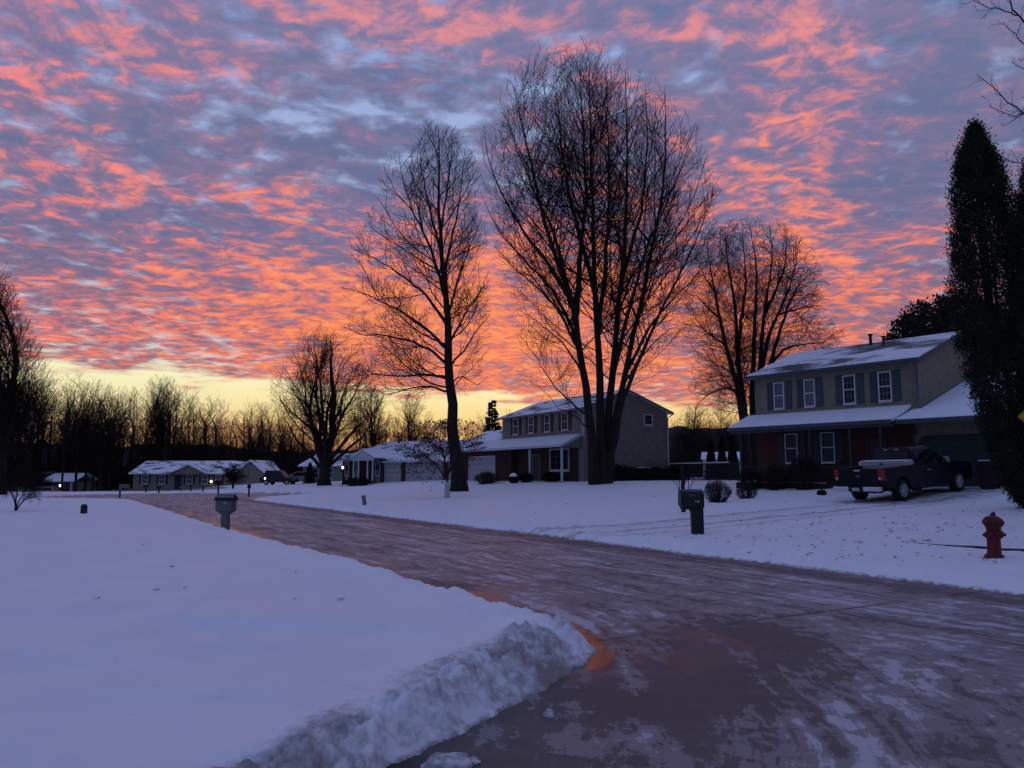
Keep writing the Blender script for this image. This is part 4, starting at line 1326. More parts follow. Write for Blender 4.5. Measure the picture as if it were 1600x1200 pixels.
def middle_house():
    ang = math.atan2(-.867, .498)
    h = empty('two_storey_house', (-.83, 68.6, 1.12), ang, 1, 'grey two storey house with its plain gable end to the street behind the huge tree', 'house')
    W, D = 12.26, 8.0
    up = [(0, 2.9), (D, 2.9), (D, 5.45), (D / 2 - .1, 6.85), (0, 5.45)]
    MB().prism(up, 'x', 0, W).box(8.0, W, .002, D, -.5, 2.9).build('wall', M_SID_GREY, h)
    MB().box(0.03, 11.55, -.03, .0, -.5, 3.2).build('brick_front', M_BRICKD, h)
    MB().box(W - .09, W + .02, -.02, .05, 3.3, 5.45).build('corner_trim', M_WHITE, h)
    MB().box(W - .04, W + .02, D - .06, D + .02, -.3, 5.45).build('corner_trim', M_WHITE, h)
    ch = [(-.42, 5.27), (D / 2 - .1, 6.88), (D + .4, 5.27), (D + .4, 5.42), (D / 2 - .1, 7.04), (-.42, 5.42)]
    MB().prism(ch, 'x', -.3, W + .32).build('roof', M_ROOF2, h)
    f = MB().box(-.3, W + .3, -.5, -.425, 5.26, 5.40)
    f.slab([(W + .325, -.42, 5.41), (W + .355, -.42, 5.41), (W + .355, D / 2 - .1, 7.03), (W + .325, D / 2 - .1, 7.03)], .2)
    f.slab([(W + .325, D / 2 - .1, 7.03), (W + .355, D / 2 - .1, 7.03), (W + .355, D + .4, 5.41), (W + .325, D + .4, 5.41)], .2)
    f.build('fascia', M_TRIM, h)
    for x0, x1 in ((1.94, 2.8), (4.44, 5.27), (6.91, 7.72), (9.37, 10.23)):
        window(h, x0 + .05, x1 - .05, 3.98, 5.2, -.004, 2, 4, .07)
        shutters(h, x0, x1, 3.96, 5.22, 0, .36, M_SHUTR)
    window(h, 5.72, 6.42, 4.42, 5.12, -.004, 3, 2, .07, M=rot90(W), hung=False)
    downspout(h, W - .12, 0, 3.3, 5.3, M_WHITE)
    MB().tube([(W + .3, D + .3, 5.25), (W + .12, D - .05, 4.95), (W + .12, D - .05, .1)], .05, 8).build('downspout', M_WHITE, h, True)
    # porch roof running on over the garage
    p = MB().prism([(-1.75, 2.62), (-.035, 3.44), (-.035, 3.58), (-1.75, 2.76)], 'x', -.02, 11.95).build('porch_roof', M_ROOF3, h)
    MB().box(-.0, 11.95, -1.85, -1.755, 2.56, 2.74).slab([(11.955, -1.75, 2.75), (11.985, -1.75, 2.75), (11.985, -.035, 3.56), (11.955, -.035, 3.56)], .2).build('gutter', M_WHITE, p)
    MB().prism([(-1.6, 2.52), (-.04, 2.52), (-.04, 3.40), (-1.6, 2.66)], 'x', 11.8, 11.9).build('gable_board', M_SID_GREY, p)
    for x in (7.25, 11.75):
        MB().box(x - .07, x + .07, -1.68, -1.54, -.02, 2.5).build('porch_post', M_WHITE, h, bevel=.012)
    MB().box(3.5, 11.9, -1.8, -.032, -.4, -.02).build('porch_floor', M_CONC, h)
    window(h, 7.8, 10.3, .95, 2.45, -.034, 3, 3, .09, hung=False)
    d = MB().box(5.2, 6.15, -.06, -.032, 0, 2.08).build('front_door', M_DARK, h)
    MB().box(5.08, 5.2, -.09, -.032, 0, 2.18).box(6.15, 6.27, -.09, -.032, 0, 2.18).box(5.2, 6.15, -.089, -.032, 2.08, 2.18).build('door_frame', M_TRIM, d)
    # garage
    MB().box(-7.0, 2.6, -.6, -.034, -.5, 2.9).box(-7.0, -.01, -.034, 6, -.5, 2.9).build('garage_wall', M_BRICKD, h)
    gr = MB().prism([(-1.75, 2.62), (2.2, 4.55), (6.2, 2.62), (6.2, 2.76), (2.2, 4.70), (-1.75, 2.76)], 'x', -7.3, -.03).build('garage_roof', M_ROOF2, h)
    MB().box(-7.3, -.01, -1.85, -1.755, 2.56, 2.74).build('gutter', M_WHITE, gr)
    g = MB().box(-5.0, -.3, -.64, -.601, -.4, 2.05).build('garage_door', M_GDOOR, h)
    MB().box(-5.16, -5.0, -.68, -.601, -.4, 2.2).box(-.3, -.14, -.68, -.601, -.4, 2.2).box(-5.0, -.3, -.679, -.601, 2.05, 2.2).build('door_frame', M_WHITE, g)


def ranch_house():
    d = Vector((.85, -.53)).normalized()
    h = empty('ranch_house', ((640 - 800) / 1232 * 80, 80, .93), math.atan2(d.y, d.x), 1, 'low brick fronted ranch house with a white portico and pale garage doors', 'house')
    MB().box(-9.05, -3.7, 0, 7.5, -.5, 2.45).box(-3.7, 8.2, 0.0, 7.5, -.5, 2.1).build('wall', M_SID_CREAM, h)
    MB().box(-9.08, -8.75, -.03, -.002, -.5, 2.44).box(-8.1, -7.6, -.03, -.002, -.5, 2.44).box(-6.9, -4.55, -.03, -.002, -.5, 2.44).build('brick_front', M_BRICKD, h)
    b = MB()
    for x0, x1 in ((-3.72, -3.26), (-.96, -.44), (4.36, 4.9), (7.4, 8.2)): b.box(x0, x1, -.1, -.002, -.5, 2.09)
    b.build('brick_pier', M_BRICK, h)
    # roof hipped at the left
    e, zl = -.55, 2.35
    V = [(-9.7, e, 2.42), (8.6, e, 2.12), (8.6, 4, 4.35), (-6.3, 4, 4.35), (-9.7, 8.0, 2.3), (8.6, 8.0, 2.2)]
    V2 = [(x, y, z - .16) for x, y, z in V]
    F = [(0, 1, 2, 3), (0, 3, 4), (3, 2, 5, 4), (7, 6, 9, 8), (6, 10, 9), (8, 9, 10, 11), (0, 6, 7, 1), (1, 7, 8, 2), (2, 8, 11, 5), (5, 11, 10, 4), (4, 10, 6, 0)]
    MB().put(V + V2, [(0, 1, 2, 3), (0, 3, 4), (3, 2, 5, 4), (9, 8, 7, 6), (10, 9, 6), (10, 11, 8, 9), (0, 6, 7, 1), (1, 7, 8, 2), (2, 8, 11, 5), (5, 11, 10, 4), (4, 10, 6, 0)]).build('roof', M_ROOF2, h)
    # portico
    p = MB().prism([(-6.3, 2.42), (-4.7, 3.28), (-3.1, 2.42), (-3.1, 2.54), (-4.7, 3.42), (-6.3, 2.54)], 'y', -1.75, 1.2).build('portico_roof', M_ROOF3, h)
    MB().prism([(-6.1, 2.40), (-3.3, 2.40), (-4.7, 3.2)], 'y', -1.68, -1.6).box(-6.15, -3.25, -1.72, -1.62, 2.22, 2.399).build('pediment', M_WHITE, p)
    for x in (-6.0, -5.3, -4.1, -3.4):
        MB().lathe([(.11, -.3), (.11, -.1), (.085, -.05), (.075, 2.1), (.10, 2.15), (.10, 2.22)], 12, (x, -1.62, 0)).build('column', M_WHITE, h, True)
    MB().box(-6.3, -3.1, -1.8, -.002, -.5, -.06).build('portico_floor', M_CONC, h)
    for x0, x1 in ((-8.65, -8.2), (-7.5, -7.0), (-4.42, -3.85)):
        w = window(h, x0, x1, .72, 2.1, -.034 if x0 < -5 else -.004, 1, 1, .06, pane=M_CURTGLASS)
        wr = MB()
        pts = [((x0 + x1) / 2 + .17 * math.cos(a * .3927), -.12, 1.5 + .17 * math.sin(a * .3927)) for a in range(17)]
        wr.tube(pts, [.05 + .012 * ((a * 7) % 3) for a in range(17)], 7)
        wr.build('wreath', mat('evergreen_wreath', (.02, .035, .02), .9, .4, 20., .8, 60.), w)
    dd = MB().box(-5.3, -4.6, -.07, -.032, -.06, 2.02).build('front_door', M_DARK, h)
    MB().lathe([(.03, -.10), (.02, -.04), (.02, 0)], 8, (-4.7, -.05, .95), 'y').build('door_knob', M_CHROME, dd)
    for x0, x1 in ((-3.23, -.99), (-.4, 4.31), (4.95, 7.35)):
        g = MB().box(x0, x1, -.03, -.001, -.4, 1.96).build('garage_door', M_GDOOR, h)
    MB().box(-9.7, -6.32, -.66, -.56, 2.26, 2.40).build('gutter', M_WHITE, h)
    MB().box(-3.0, 8.6, -.66, -.56, 1.97, 2.10).build('gutter', M_WHITE, h)


def far_ranch():
    Y = 118
    h = empty('ranch_house', ((310 - 800) / 1232 * Y, Y, -.32), -.12, 1, 'long low cream ranch house facing down the street at the turning circle', 'house')
    MB().box(-10, 9.6, 0, 8, -.5, 2.2).box(7.2, 11.4, -2.0, 0, -.5, 2.2).build('wall', M_SID_CREAM, h)
    ch = [(-.5, 2.12), (4, 4.0), (8.5, 2.12), (8.5, 2.28), (4, 4.18), (-.5, 2.28)]
    MB().prism(ch, 'x', -10.5, 9.9).build('roof', M_ROOF2, h)
    p = MB().prism([(-3.7, 2.12), (-.75, 3.45), (2.2, 2.12), (2.2, 2.26), (-.75, 3.62), (-3.7, 2.26)], 'y', -1.1, 2.5).build('front_gable_roof', M_ROOF2, h)
    MB().prism([(-3.3, 2.1), (1.8, 2.1), (-.75, 3.4)], 'y', -.9, -.8).build('gable_board', M_SID_CREAM, p)
    w2 = MB().prism([(6.9, 2.12), (9.3, 4.0), (11.8, 2.12), (11.8, 2.28), (9.3, 4.18), (6.9, 2.28)], 'y', -2.4, 4).build('wing_roof', M_ROOF2, h)
    MB().prism([(7.3, 2.201), (11.3, 2.201), (9.3, 3.9)], 'y', -2.0, -1.9).build('gable_board', M_SID_CREAM, w2)
    for x0, x1 in ((-8.6, -7.6), (-5.8, -4.9), (-1.5, -.6), (.9, 1.8), (3.1, 3.9), (5.9, 6.8)):
        window(h, x0, x1, .75, 1.95, -.004, 1, 1, .07, pane=M_CURTGLASS)
        shutters(h, x0, x1, .72, 1.98, 0, .34, M_DARK)
    MB().box(-3.4, -2.3, -.04, -.001, -.1, 2.0).build('front_door', M_DARK, h)
    for k, (x, z) in enumerate(((2.45, 1.05),)):
        l = MB().box(x - .07, x + .07, -.22, -.05, z + .2, z + .26).box(x - .05, x + .05, -.05, -.001, z - .1, z + .24).build('porch_light', M_DARK, h)
        MB().lathe([(.05, -.17), (.13, -.1), (.14, .1), (.08, .17)], 12, (x, -.17, z)).build('lamp_glass', M_LAMP, l, True)


M_LAMP = glow('lamp_glow', (1, .72, .40), 4.5)
M_LAMPW = glow('lamp_white_glow', (.95, .95, .85), 3.5)


M_ROOFB = roof_snow('roof_bare', (.05, .045, .045), .0, .8)


def far_left_house():
    Y = 130
    h = empty('low_house', ((60 - 800) / 1232 * Y, Y, -1.35), 0, 1, 'small dim house with a lit garage lamp among the trees at far left', 'house')
    MB().box(-5, 6.3, 0, 7, -.5, 2.0).build('wall', M_SID_GREY, h)
    MB().prism([(-.6, 1.95), (3.5, 3.2), (7.6, 1.95), (7.6, 2.1), (3.5, 3.38), (-.6, 2.1)], 'x', 1.2, 6.8).build('garage_roof', M_ROOF3, h)
    MB().prism([(-.5, 2.0), (3.5, 3.5), (7.5, 2.0), (7.5, 2.14), (3.5, 3.66), (-.5, 2.14)], 'x', -5.6, 1.19).build('roof', M_ROOFB, h)
    MB().box(1.9, 6.0, -.03, -.001, -.3, 1.85).build('garage_door', M_DARK, h)
    MB().box(6.1, 6.3, -.5, -.3, -.4, 1.94).build('corner_post', M_WHITE, h)
    window(h, -4.6, -3.2, .5, 1.5, -.004, 1, 1, .07)
    l = MB().box(4.2, 4.45, -.06, -.031, 1.15, 1.5).build('garage_lamp', M_DARK, h)
    MB().lathe([(.06, -.2), (.17, -.06), (.17, .1), (.08, .2)], 12, (4.32, -.2, 1.3)).build('lamp_glass', M_LAMPW, l, True)


def back_house():
    Y = 98
    x = (497 - 800) / 1232 * Y
    h = empty('small_house', (x, Y, .55), -.45, 1, 'small pale house half hidden behind the trunk of the rounded tree', 'house')
    MB().box(-2.2, 4.5, 0, 6, -.5, 2.2).build('wall', M_SID_GREY, h)
    MB().prism([(-.5, 2.15), (3, 3.6), (6.5, 2.15), (6.5, 2.3), (3, 3.78), (-.5, 2.3)], 'x', -2.6, 4.9).build('roof', M_ROOF3, h)
    window(h, -.7, .2, .8, 1.9, -.004, 1, 1, .07)
    window(h, 1.5, 2.4, .8, 1.9, -.004, 1, 1, .07)


right_house()
middle_house()
ranch_house()
far_ranch()
far_left_house()
back_house()


def garden_shed():
    a = pt(1118, 714, 78)
    z0 = gz(a[0], 78)
    h = empty('garden_shed', (a[0], 78, z0), -.3, 1, 'small white walled shed with a snowy roof behind the three little conifers', 'shed')
    MB().box(-1.2, 3.4, 0, 2.5, -.2, 1.9).build('wall', M_WHITE, h)
    MB().prism([(-.2, 1.86), (1.25, 2.5), (2.7, 1.86), (2.7, 1.98), (1.25, 2.64), (-.2, 1.98)], 'x', -1.4, 3.6).build('roof', M_ROOF3, h)
    MB().box(.3, 1.2, -.03, -.001, 0, 1.7).build('door', M_TRIM, h)


garden_shed()


def picket_fence():
    p0, p1 = pt(1046, 740, 62), pt(1160, 740, 54)
    z0 = gz(p0[0], 62)
    L = math.hypot(p1[0] - p0[0], p1[1] - p0[1])
    f = empty('picket_fence', (p0[0], p0[1], 1.2), math.atan2(p1[1] - p0[1], p1[0] - p0[0]), 1, 'dark picket fence with snow on its rail between the two tall houses', 'fence')
    m = MB().box(0, L, -.03, .03, .1, .18).box(0, L, -.03, .03, .62, .7).box(0, L, -.03, .03, 1.2, 1.28)
    k = 0.
    while k < L:
        m.box(k, k + .055, -.055, -.032, -.15, 1.26)
        k += .15
    m.build('pickets', M_DARK, f)
    n = 0.
    while n < L:
        MB().box(n - .06, n + .06, -.001 + .035, .15, -.3, 1.35).build('post', M_DARK, f)
        n += 2.4
    MB().box(0, L * .84, -.06, .034, 1.285, 1.36).build('snow_strip', M_SNOW, f, bevel=.02)


picket_fence()

# ------------------------------------------------------------------ pickup truck and cars
M_NAVY = mat('navy_paint', (.0035, .0055, .0125), .28, .05, 2., spec=.14)
M_TYRE = mat('tyre_rubber', (.012, .012, .012), .85, .2, 20., .4, 60.)
M_RIM = mat('alloy_rim', (.42, .43, .46), .35, .08, 12., metal=.25)
M_ALU = mat('aluminium', (.45, .46, .48), .38, .08, 12., metal=.9)
M_REDL = mat('red_lens', (.30, .012, .012), .2, .1, 8.)
M_CLRL = mat('clear_lens', (.35, .36, .38), .15, .1, 8.)
M_DGLASS = mat('tinted_glass', (.006, .007, .009), .06, 0)


def arch(x, z, r, n=12):
    return [(x - r * math.cos(math.pi * k / n), z + r * math.sin(math.pi * k / n)) for k in range(n + 1)]


def wheel(par, x, y, r, w, rim_m, side, spokes=6):
    m = MB().lathe([(r * .62, -w / 2), (r * .93, -w / 2), (r, -w / 2 + .03), (r, w / 2 - .03), (r * .93, w / 2), (r * .62, w / 2), (r * .62, -w / 2)], 32, (x, y, r), 'y', cap=False)
    t = m.build('wheel', M_TYRE, par, True)
    g = MB()
    o = side * w * .42
    MB().lathe([(.01, o - side * .10), (r * .60, o - side * .10), (r * .61, o - side * .09)], 24, (x, y, r), 'y', cap=False).build('brake_disc', M_BLACK, t)
    g.lathe([(r * .56, o - side * .09), (r * .64, o - side * .01), (r * .64, o + side * .02), (r * .57, o + side * .015), (r * .55, o - side * .05)], 32, (x, y, r), 'y', cap=False)
    g.lathe([(.05, o - side * .03), (.075, o), (.05, o + side * .02), (.01, o + side * .022)], 14, (x, y, r), 'y')
    for k in range(spokes):
        a = 2 * math.pi * k / spokes
        for da in (-.13, .13):
            p0 = (x + .05 * math.cos(a + da), y + o, r + .05 * math.sin(a + da))
            p1 = (x + r * .59 * math.cos(a + da * 1.5), y + o - side * .005, r + r * .59 * math.sin(a + da * 1.5))
            g.tube([p0, p1], .021, 6)
    g.build('rim', rim_m, t)
    return t


def pickup():
    b = Vector((.857, .515)).normalized()
    rear, front = np.array((14.3, 29.5)), np.array((17.8, 31.6))
    mid = (rear + front) / 2 + np.array((-b.y, b.x)) * .84
    zr, zf = gz(14.1, 29.8), gz(17.2, 31.8)
    tr = empty('pickup_truck', (mid[0], mid[1], (zr + zf) / 2 + .0), math.atan2(b.y, b.x), 1, 'dark navy extended cab pickup truck parked before the garage door', 'pickup truck')
    tr.rotation_euler = (0, -math.atan2(zf - zr, 3.7), math.atan2(b.y, b.x))
    wb, ro, fo = 1.84, 1.22, .95
    hw = .985
    R = .47
    # lower body: side outline with wheel arches, x forward
    x0, x1 = -wb - ro, wb + fo
    prof = [(x0, .60), (-wb - R, .52)] + arch(-wb, .44, R)[0:] + [(wb - R, .42)] + arch(wb, .44, R)[0:] + [(x1 - .05, .48), (x1, .62), (x1, 1.02), (x1 - .12, 1.12), (.95, 1.22), (.9, 1.24), (-.98, 1.24), (-.98, .62), (x0 + .10, .62)]
    # outer skins left and right, bonnet between
    def skin(y0, y1):
        return MB().prism([(x0, .60), (-wb - R, .52)] + arch(-wb, .44, R) + [(wb - R, .40)] + arch(wb, .44, R) + [(x1 - .05, .48), (x1, .62), (x1, 1.02), (x1 - .14, 1.14), (.95, 1.24), (-1.02, 1.24), (-1.02, 1.27), (x0, 1.27)], 'y', y0, y1)
    body = MB()
    for y0, y1 in ((-hw, -hw + .1), (hw - .1, hw)):
        s = skin(y0, y1)
        body.put(s.v, s.f)
    body.box(.95, x1 - .14, -hw + .1, hw - .1, .7, 1.16)
    body.box(-1.02, .95, -hw + .1, hw - .1, .45, 1.22)
    body.box(x0 + .07, -1.02, -hw + .1, hw - .1, .62, .74)
    body.hexa([(.95, -hw + .1, 1.16), (x1 - .14, -hw + .1, 1.05), (x1 - .14, hw - .1, 1.05), (.95, hw - .1, 1.16), (.95, -hw + .14, 1.27), (x1 - .2, -hw + .2, 1.17), (x1 - .2, hw - .2, 1.17), (.95, hw - .14, 1.27)])
    bo = body.build('body', M_NAVY, tr, bevel=.03, seg=3)
    # cab
    def loft(z0, z1, xa, xb, ya, xc, xd, yc):
        return [(xa, -ya, z0), (xb, -ya, z0), (xb, ya, z0), (xa, ya, z0), (xc, -yc, z1), (xd, -yc, z1), (xd, yc, z1), (xc, yc, z1)]
    cab = MB().hexa(loft(1.235, 1.86, -1.05, 1.28, .965, -.88, .42, .74)).hexa(loft(1.86, 1.935, -.88, .42, .74, -.78, .28, .64))
    co = cab.build('cab', M_NAVY, tr, bevel=.05, seg=3)
    # glass sheets a little proud of the cab
    def pane(P, n, name='window'):
        P = [Vector(p) for p in P]
        nn = Vector(n).normalized() * .012
        MB().hexa([p - nn for p in P] + [p + nn for p in P]).build(name, M_DGLASS, tr, bevel=.004)
    def sidept(x, z, s):
        f = (z - 1.235) / .625
        return (x, s * (.965 + (.74 - .965) * f + .004), z)
    for s in (-1, 1):
        pane([sidept(-.82, 1.31, s), sidept(-.42, 1.31, s), sidept(-.42, 1.79, s), sidept(-.74, 1.79, s)], (0, s, .35))
        pane([sidept(-.36, 1.31, s), sidept(.98, 1.31, s), sidept(.42, 1.79, s), sidept(-.36, 1.79, s)], (0, s, .35))
    fr = lambda z: -1.05 + (.17) * (z - 1.235) / .625
    pane([(fr(1.32), .80, 1.32), (fr(1.32), -.80, 1.32), (fr(1.78), -.67, 1.78), (fr(1.78), .67, 1.78)], (-1, 0, .27), 'rear_window')
    ff = lambda z: 1.28 - .86 * (z - 1.235) / .625
    pane([(ff(1.30), -.84, 1.30), (ff(1.30), .84, 1.30), (ff(1.80), .68, 1.80), (ff(1.80), -.68, 1.80)], (.6, 0, .86), 'windscreen')
    MB().box(-.915, -.87, -.16, .16, 1.845, 1.885).build('brake_light', M_REDL, tr)
    MB().box(-.92, -.872, -.30, -.165, 1.845, 1.885).box(-.92, -.872, .165, .30, 1.845, 1.885).build('cargo_light', M_CLRL, tr)
    # bed
    MB().box(-2.95, -1.03, -hw + .102, hw - .102, .742, .76).build('bed_floor', M_BLACK, tr)
    MB().box(-2.98, -1.03, -hw - .005, -hw + .12, 1.272, 1.30).box(-2.98, -1.03, hw - .12, hw + .005, 1.272, 1.30).build('bed_rail', M_BLACK, tr, bevel=.008)
    tg = MB().box(x0 - .02, x0 + .065, -hw + .16, hw - .16, .64, 1.29).box(x0 - .035, x0 - .02, -.70, .70, 1.20, 1.285).build('tailgate', M_NAVY, tr, bevel=.015)
    MB().lathe([(.0, -.012), (.11, -.012), (.12, 0), (.11, .012)], 24, (x0 - .022, 0, 1.02), 'x', sq=(1, .45)).build('emblem', mat('badge', (.05, .06, .09), .3, .1, 9.), tg)
    MB().box(x0 - .06, x0 - .036, -.13, .13, 1.215, 1.262).build('handle', M_CHROME, tg, bevel=.01)
    for s in (-1, 1):
        y0 = s * hw
        tl = MB().box(x0 - .03, x0 + .16, min(y0 + s * .008, y0 - s * .165), max(y0 + s * .008, y0 - s * .165), .86, 1.26).build('tail_light', M_REDL, tr, bevel=.02)
        MB().box(x0 - .034, x0 - .031, min(y0 - s * .03, y0 - s * .14), max(y0 - s * .03, y0 - s * .14), .91, .99).build('reversing_lamp', M_CLRL, tl)
        MB().prism([(x0 - .24, .48), (x0 - .24, .66), (x0 - .02, .66), (x0 - .02, .48)], 'y', min(s * .30, s * .97), max(s * .30, s * .97)).build('bumper', M_CHROME, tr, bevel=.03, seg=3)
        MB().tube([(.83, s * .99, 1.27), (.84, s * 1.10, 1.30)], .035, 8).hexa([(.74, s * 1.06, 1.24), (.92, s * 1.06, 1.24), (.92, s * 1.24, 1.24), (.74, s * 1.24, 1.24), (.74, s * 1.06, 1.46), (.90, s * 1.06, 1.46), (.90, s * 1.23, 1.46), (.74, s * 1.23, 1.46)] if s > 0 else [(.74, s * 1.24, 1.24), (.92, s * 1.24, 1.24), (.92, s * 1.06, 1.24), (.74, s * 1.06, 1.24), (.74, s * 1.23, 1.46), (.90, s * 1.23, 1.46), (.90, s * 1.06, 1.46), (.74, s * 1.06, 1.46)]).build('mirror', M_CHROME, tr, bevel=.02)
        MB().box(-.28, -.06, min(s * .985, s * 1.025), max(s * .985, s * 1.025), 1.02, 1.06).build('door_handle', M_CHROME, tr, bevel=.01)
        MB().box(-1.4 + .35, 1.2, min(s * .93, s * 1.0), max(s * .93, s * 1.0), .36, .41).build('running_board', M_BLACK, tr, bevel=.01)
        d = MB()
        for x in (-.42, 1.0):
            d.box(x - .004, x + .004, min(s * (hw - .002), s * (hw + .002)), max(s * (hw - .002), s * (hw + .002)), .48, 1.23)
        d.build('door_seam', M_BLACK, tr)
        MB().box(x1 - .12, x1 + .02, min(s * .55, s * .93), max(s * .55, s * .93), .78, 1.05).build('headlight', M_CLRL, tr, bevel=.02)
    MB().box(x0 - .22, x0 - .04, -.29, .29, .46, .63).build('bumper', M_BLACK, tr, bevel=.02)
    MB().box(x0 - .232, x0 - .222, -.155, .155, .50, .62).build('number_plate', M_CLRL, tr)
    MB().box(x1 - .02, x1 + .03, -.52, .52, .70, 1.03).build('grille', M_CHROME, tr, bevel=.02)
    MB().box(x1 - .03, x1 + .08, -.95, .95, .46, .66).build('front_bumper', M_CHROME, tr, bevel=.04)
    u = MB().tube([(-wb, -.7, .42), (-wb, .7, .42)], .06, 8).lathe([(.0, -.14), (.13, -.1), (.15, 0), (.13, .1)], 14, (-wb, 0, .42), 'y').tube([(wb, -.7, .42), (wb, .7, .42)], .05, 8)
    u.box(-2.9, 2.5, -.45, -.35, .48, .60).box(-2.9, 2.5, .35, .45, .48, .60)
    u.tube([(-3.0, -.55, .42), (-2.2, -.55, .45), (-1, -.3, .40)], .04, 8).lathe([(.0, -.4), (.16, -.38), (.16, .35), (.0, .4)], 14, (-2.45, .15, .5), 'y')
    u.build('underbody', M_BLACK, tr, True)
    for x in (-wb, wb):
        for s in (-1, 1):
            wheel(tr, x, s * .85, .405, .27, M_RIM, s)
    bpy.context.view_layer.update()
    # the tool box standing across the bed
    bx = empty('tool_box', tr.matrix_world @ Vector((-1.32, 0, 1.302)), math.atan2(b.y, b.x), 1, 'long silver tool box across the bed of the navy pickup', 'tool box')
    bx.rotation_euler = tr.rotation_euler
    q = MB().box(-.25, .25, -.86, .86, -.32, .07).box(-.26, .26, -.97, .97, .001, .07).build('box', M_ALU, bx, bevel=.012)
    MB().prism([(-.27, .072), (.27, .072), (.27, .12), (.18, .16), (-.18, .16), (-.27, .12)], 'y', -.985, .985).build('lid', M_ALU, bx, bevel=.012)
    MB().box(-.24, .24, -.95, .95, .161, .185).build('snow_cover', M_SNOW, bx, bevel=.02)
    MB().box(-.285, -.271, -.06, .06, .03, .1).build('latch', M_BLACK, bx)


pickup()


def car(px, Y, rz, paint, label, tall=1.45, snow=False):
    x = pt(px, 750, Y)[0]
    c = empty('parked_car', (x, Y, gz(x, Y)), rz, 1, label, 'car', 'cars parked by the far houses')
    L, hw = 4.4, .88
    wb = 1.32
    prof = [(-2.15, .38)] + arch(-wb, .33, .36, 8) + arch(wb, .33, .36, 8) + [(2.15, .38), (2.2, .62), (2.1, .80), (1.0, .92), (-2.0, .95), (-2.2, .85)]
    MB().prism(prof, 'y', -hw, hw).build('body', paint, c, bevel=.06, seg=3)
    t = tall
    MB().hexa([(-1.9, -.80, .93), (.95, -.80, .91), (.95, .80, .91), (-1.9, .80, .93), (-1.5, -.62, t), (.2, -.62, t), (.2, .62, t), (-1.5, .62, t)]).build('cabin', paint, c, bevel=.05, seg=3)
    for s in (-1, 1):
        P = [(-1.6, s * .765, 1.0), (.72, s * .765, 1.0), (.18, s * .655, t - .08), (-1.4, s * .655, t - .08)]
        Q = [(p[0], p[1] + s * .02, p[2]) for p in P]
        MB().hexa(P + Q).build('side_window', M_DGLASS, c)
        MB().box(-2.24, -2.14, min(s * .55, s * .84), max(s * .55, s * .84), .66, .82).build('tail_light', M_REDL, c)
        MB().box(2.10, 2.21, min(s * .5, s * .82), max(s * .5, s * .82), .60, .74).build('headlight', M_CLRL, c)
    k = (.4) / (t - .93)
    MB().hexa([(-1.93, -.7, .98), (-1.91, .7, .98), (-1.55, .58, t - .06), (-1.57, -.58, t - .06), (-1.88, -.7, .98), (-1.86, .7, .98), (-1.50, .58, t - .06), (-1.52, -.58, t - .06)]).build('rear_window', M_DGLASS, c)
    MB().hexa([(.93, -.7, .96), (.93, .7, .96), (.25, .58, t - .05), (.25, -.58, t - .05), (.98, -.7, .96), (.98, .7, .96), (.30, .58, t - .05), (.30, -.58, t - .05)]).build('windscreen', M_DGLASS, c)
    for xx in (-wb, wb):
        for s in (-1, 1): wheel(c, xx, s * .78, .32, .2, M_ALU, s, 5)


car(437, 96, math.radians(-10), M_BLACK, 'black van like car parked left of the pale car far down the street', 1.75)
car(464, 97, math.radians(200), mat('grey_paint', (.16, .17, .18), .35, .1, 4.), 'pale grey car parked far off before the trees', 1.5)
car(66, 100, math.radians(185), mat('silver_paint', (.22, .2, .2), .3, .1, 4.), 'silver car with red tail lamps at the foot of the far left lawn', 1.45)

# ------------------------------------------------------------------ hydrant, mailboxes, bins, lamps, signs
M_HYD = mat('hydrant_red', (.10, .012, .010), .55, .3, 14., .3, 40.)


def hydrant():
    Y = 13.9
    x = pt(1553, 860, Y)[0]
    h = empty('fire_hydrant', (x, Y, gz(x, Y) - .03), .25, .98, 'red fire hydrant with a domed cap standing in the snow', 'hydrant')
    h.rotation_euler = (0, math.radians(2), .25)
    p = [(.155, -.1), (.16, .0), (.16, .05), (.15, .07), (.118, .10), (.112, .13), (.108, .36), (.108, .40), (.115, .42), (.113, .52), (.12, .56), (.15, .60), (.162, .625)]
    MB().lathe(p, 28).build('barrel', M_HYD, h, True)
    MB().lathe([(.172, .626), (.176, .645), (.168, .68), (.135, .72), (.085, .755), (.045, .765), (.042, .80), (.02, .82)], 28).build('bonnet', M_HYD, h, True)
    MB().lathe([(.036, .76), (.038, .79), (.026, .82), (.008, .845)], 5, (.02, 0, 0)).build('operating_nut', M_HYD, h)
    for s in (-1, 1):
        n = MB().lathe([(.075, s * .09), (.075, s * .115), (.064, s * .12), (.056, s * .155), (.042, s * .178), (.024, s * .185), (.022, s * .225), (.01, s * .23)], 18, (0, 0, .43), 'x')
        n.build('nozzle_cap', M_HYD, h, True)
    MB().lathe([(.07, -.09), (.075, -.13), (.075, -.14), (.068, -.16), (.05, -.18), (.03, -.205), (.028, -.24), (.01, -.245)], 18, (0, 0, .45), 'y').build('front_cap', M_HYD, h, True)
    b = MB()
    for k in range(8):
        a = k * math.pi / 4
        b.lathe([(.016, .052), (.016, .085), (.006, .088)], 6, (.138 * math.cos(a), .138 * math.sin(a), 0))
        b.lathe([(.012, .645), (.012, .66), (.004, .664)], 6, (.158 * math.cos(a), .158 * math.sin(a), 0))
    b.build('bolt', M_HYD, h)
    MB().lathe([(.12, .722), (.10, .742), (.06, .76), (.03, .772)], 20, (-.03, 0, 0)).build('snow_dust', mat('thin_snow', (.10, .05, .055), .8, .3, 20.), h, True)


hydrant()


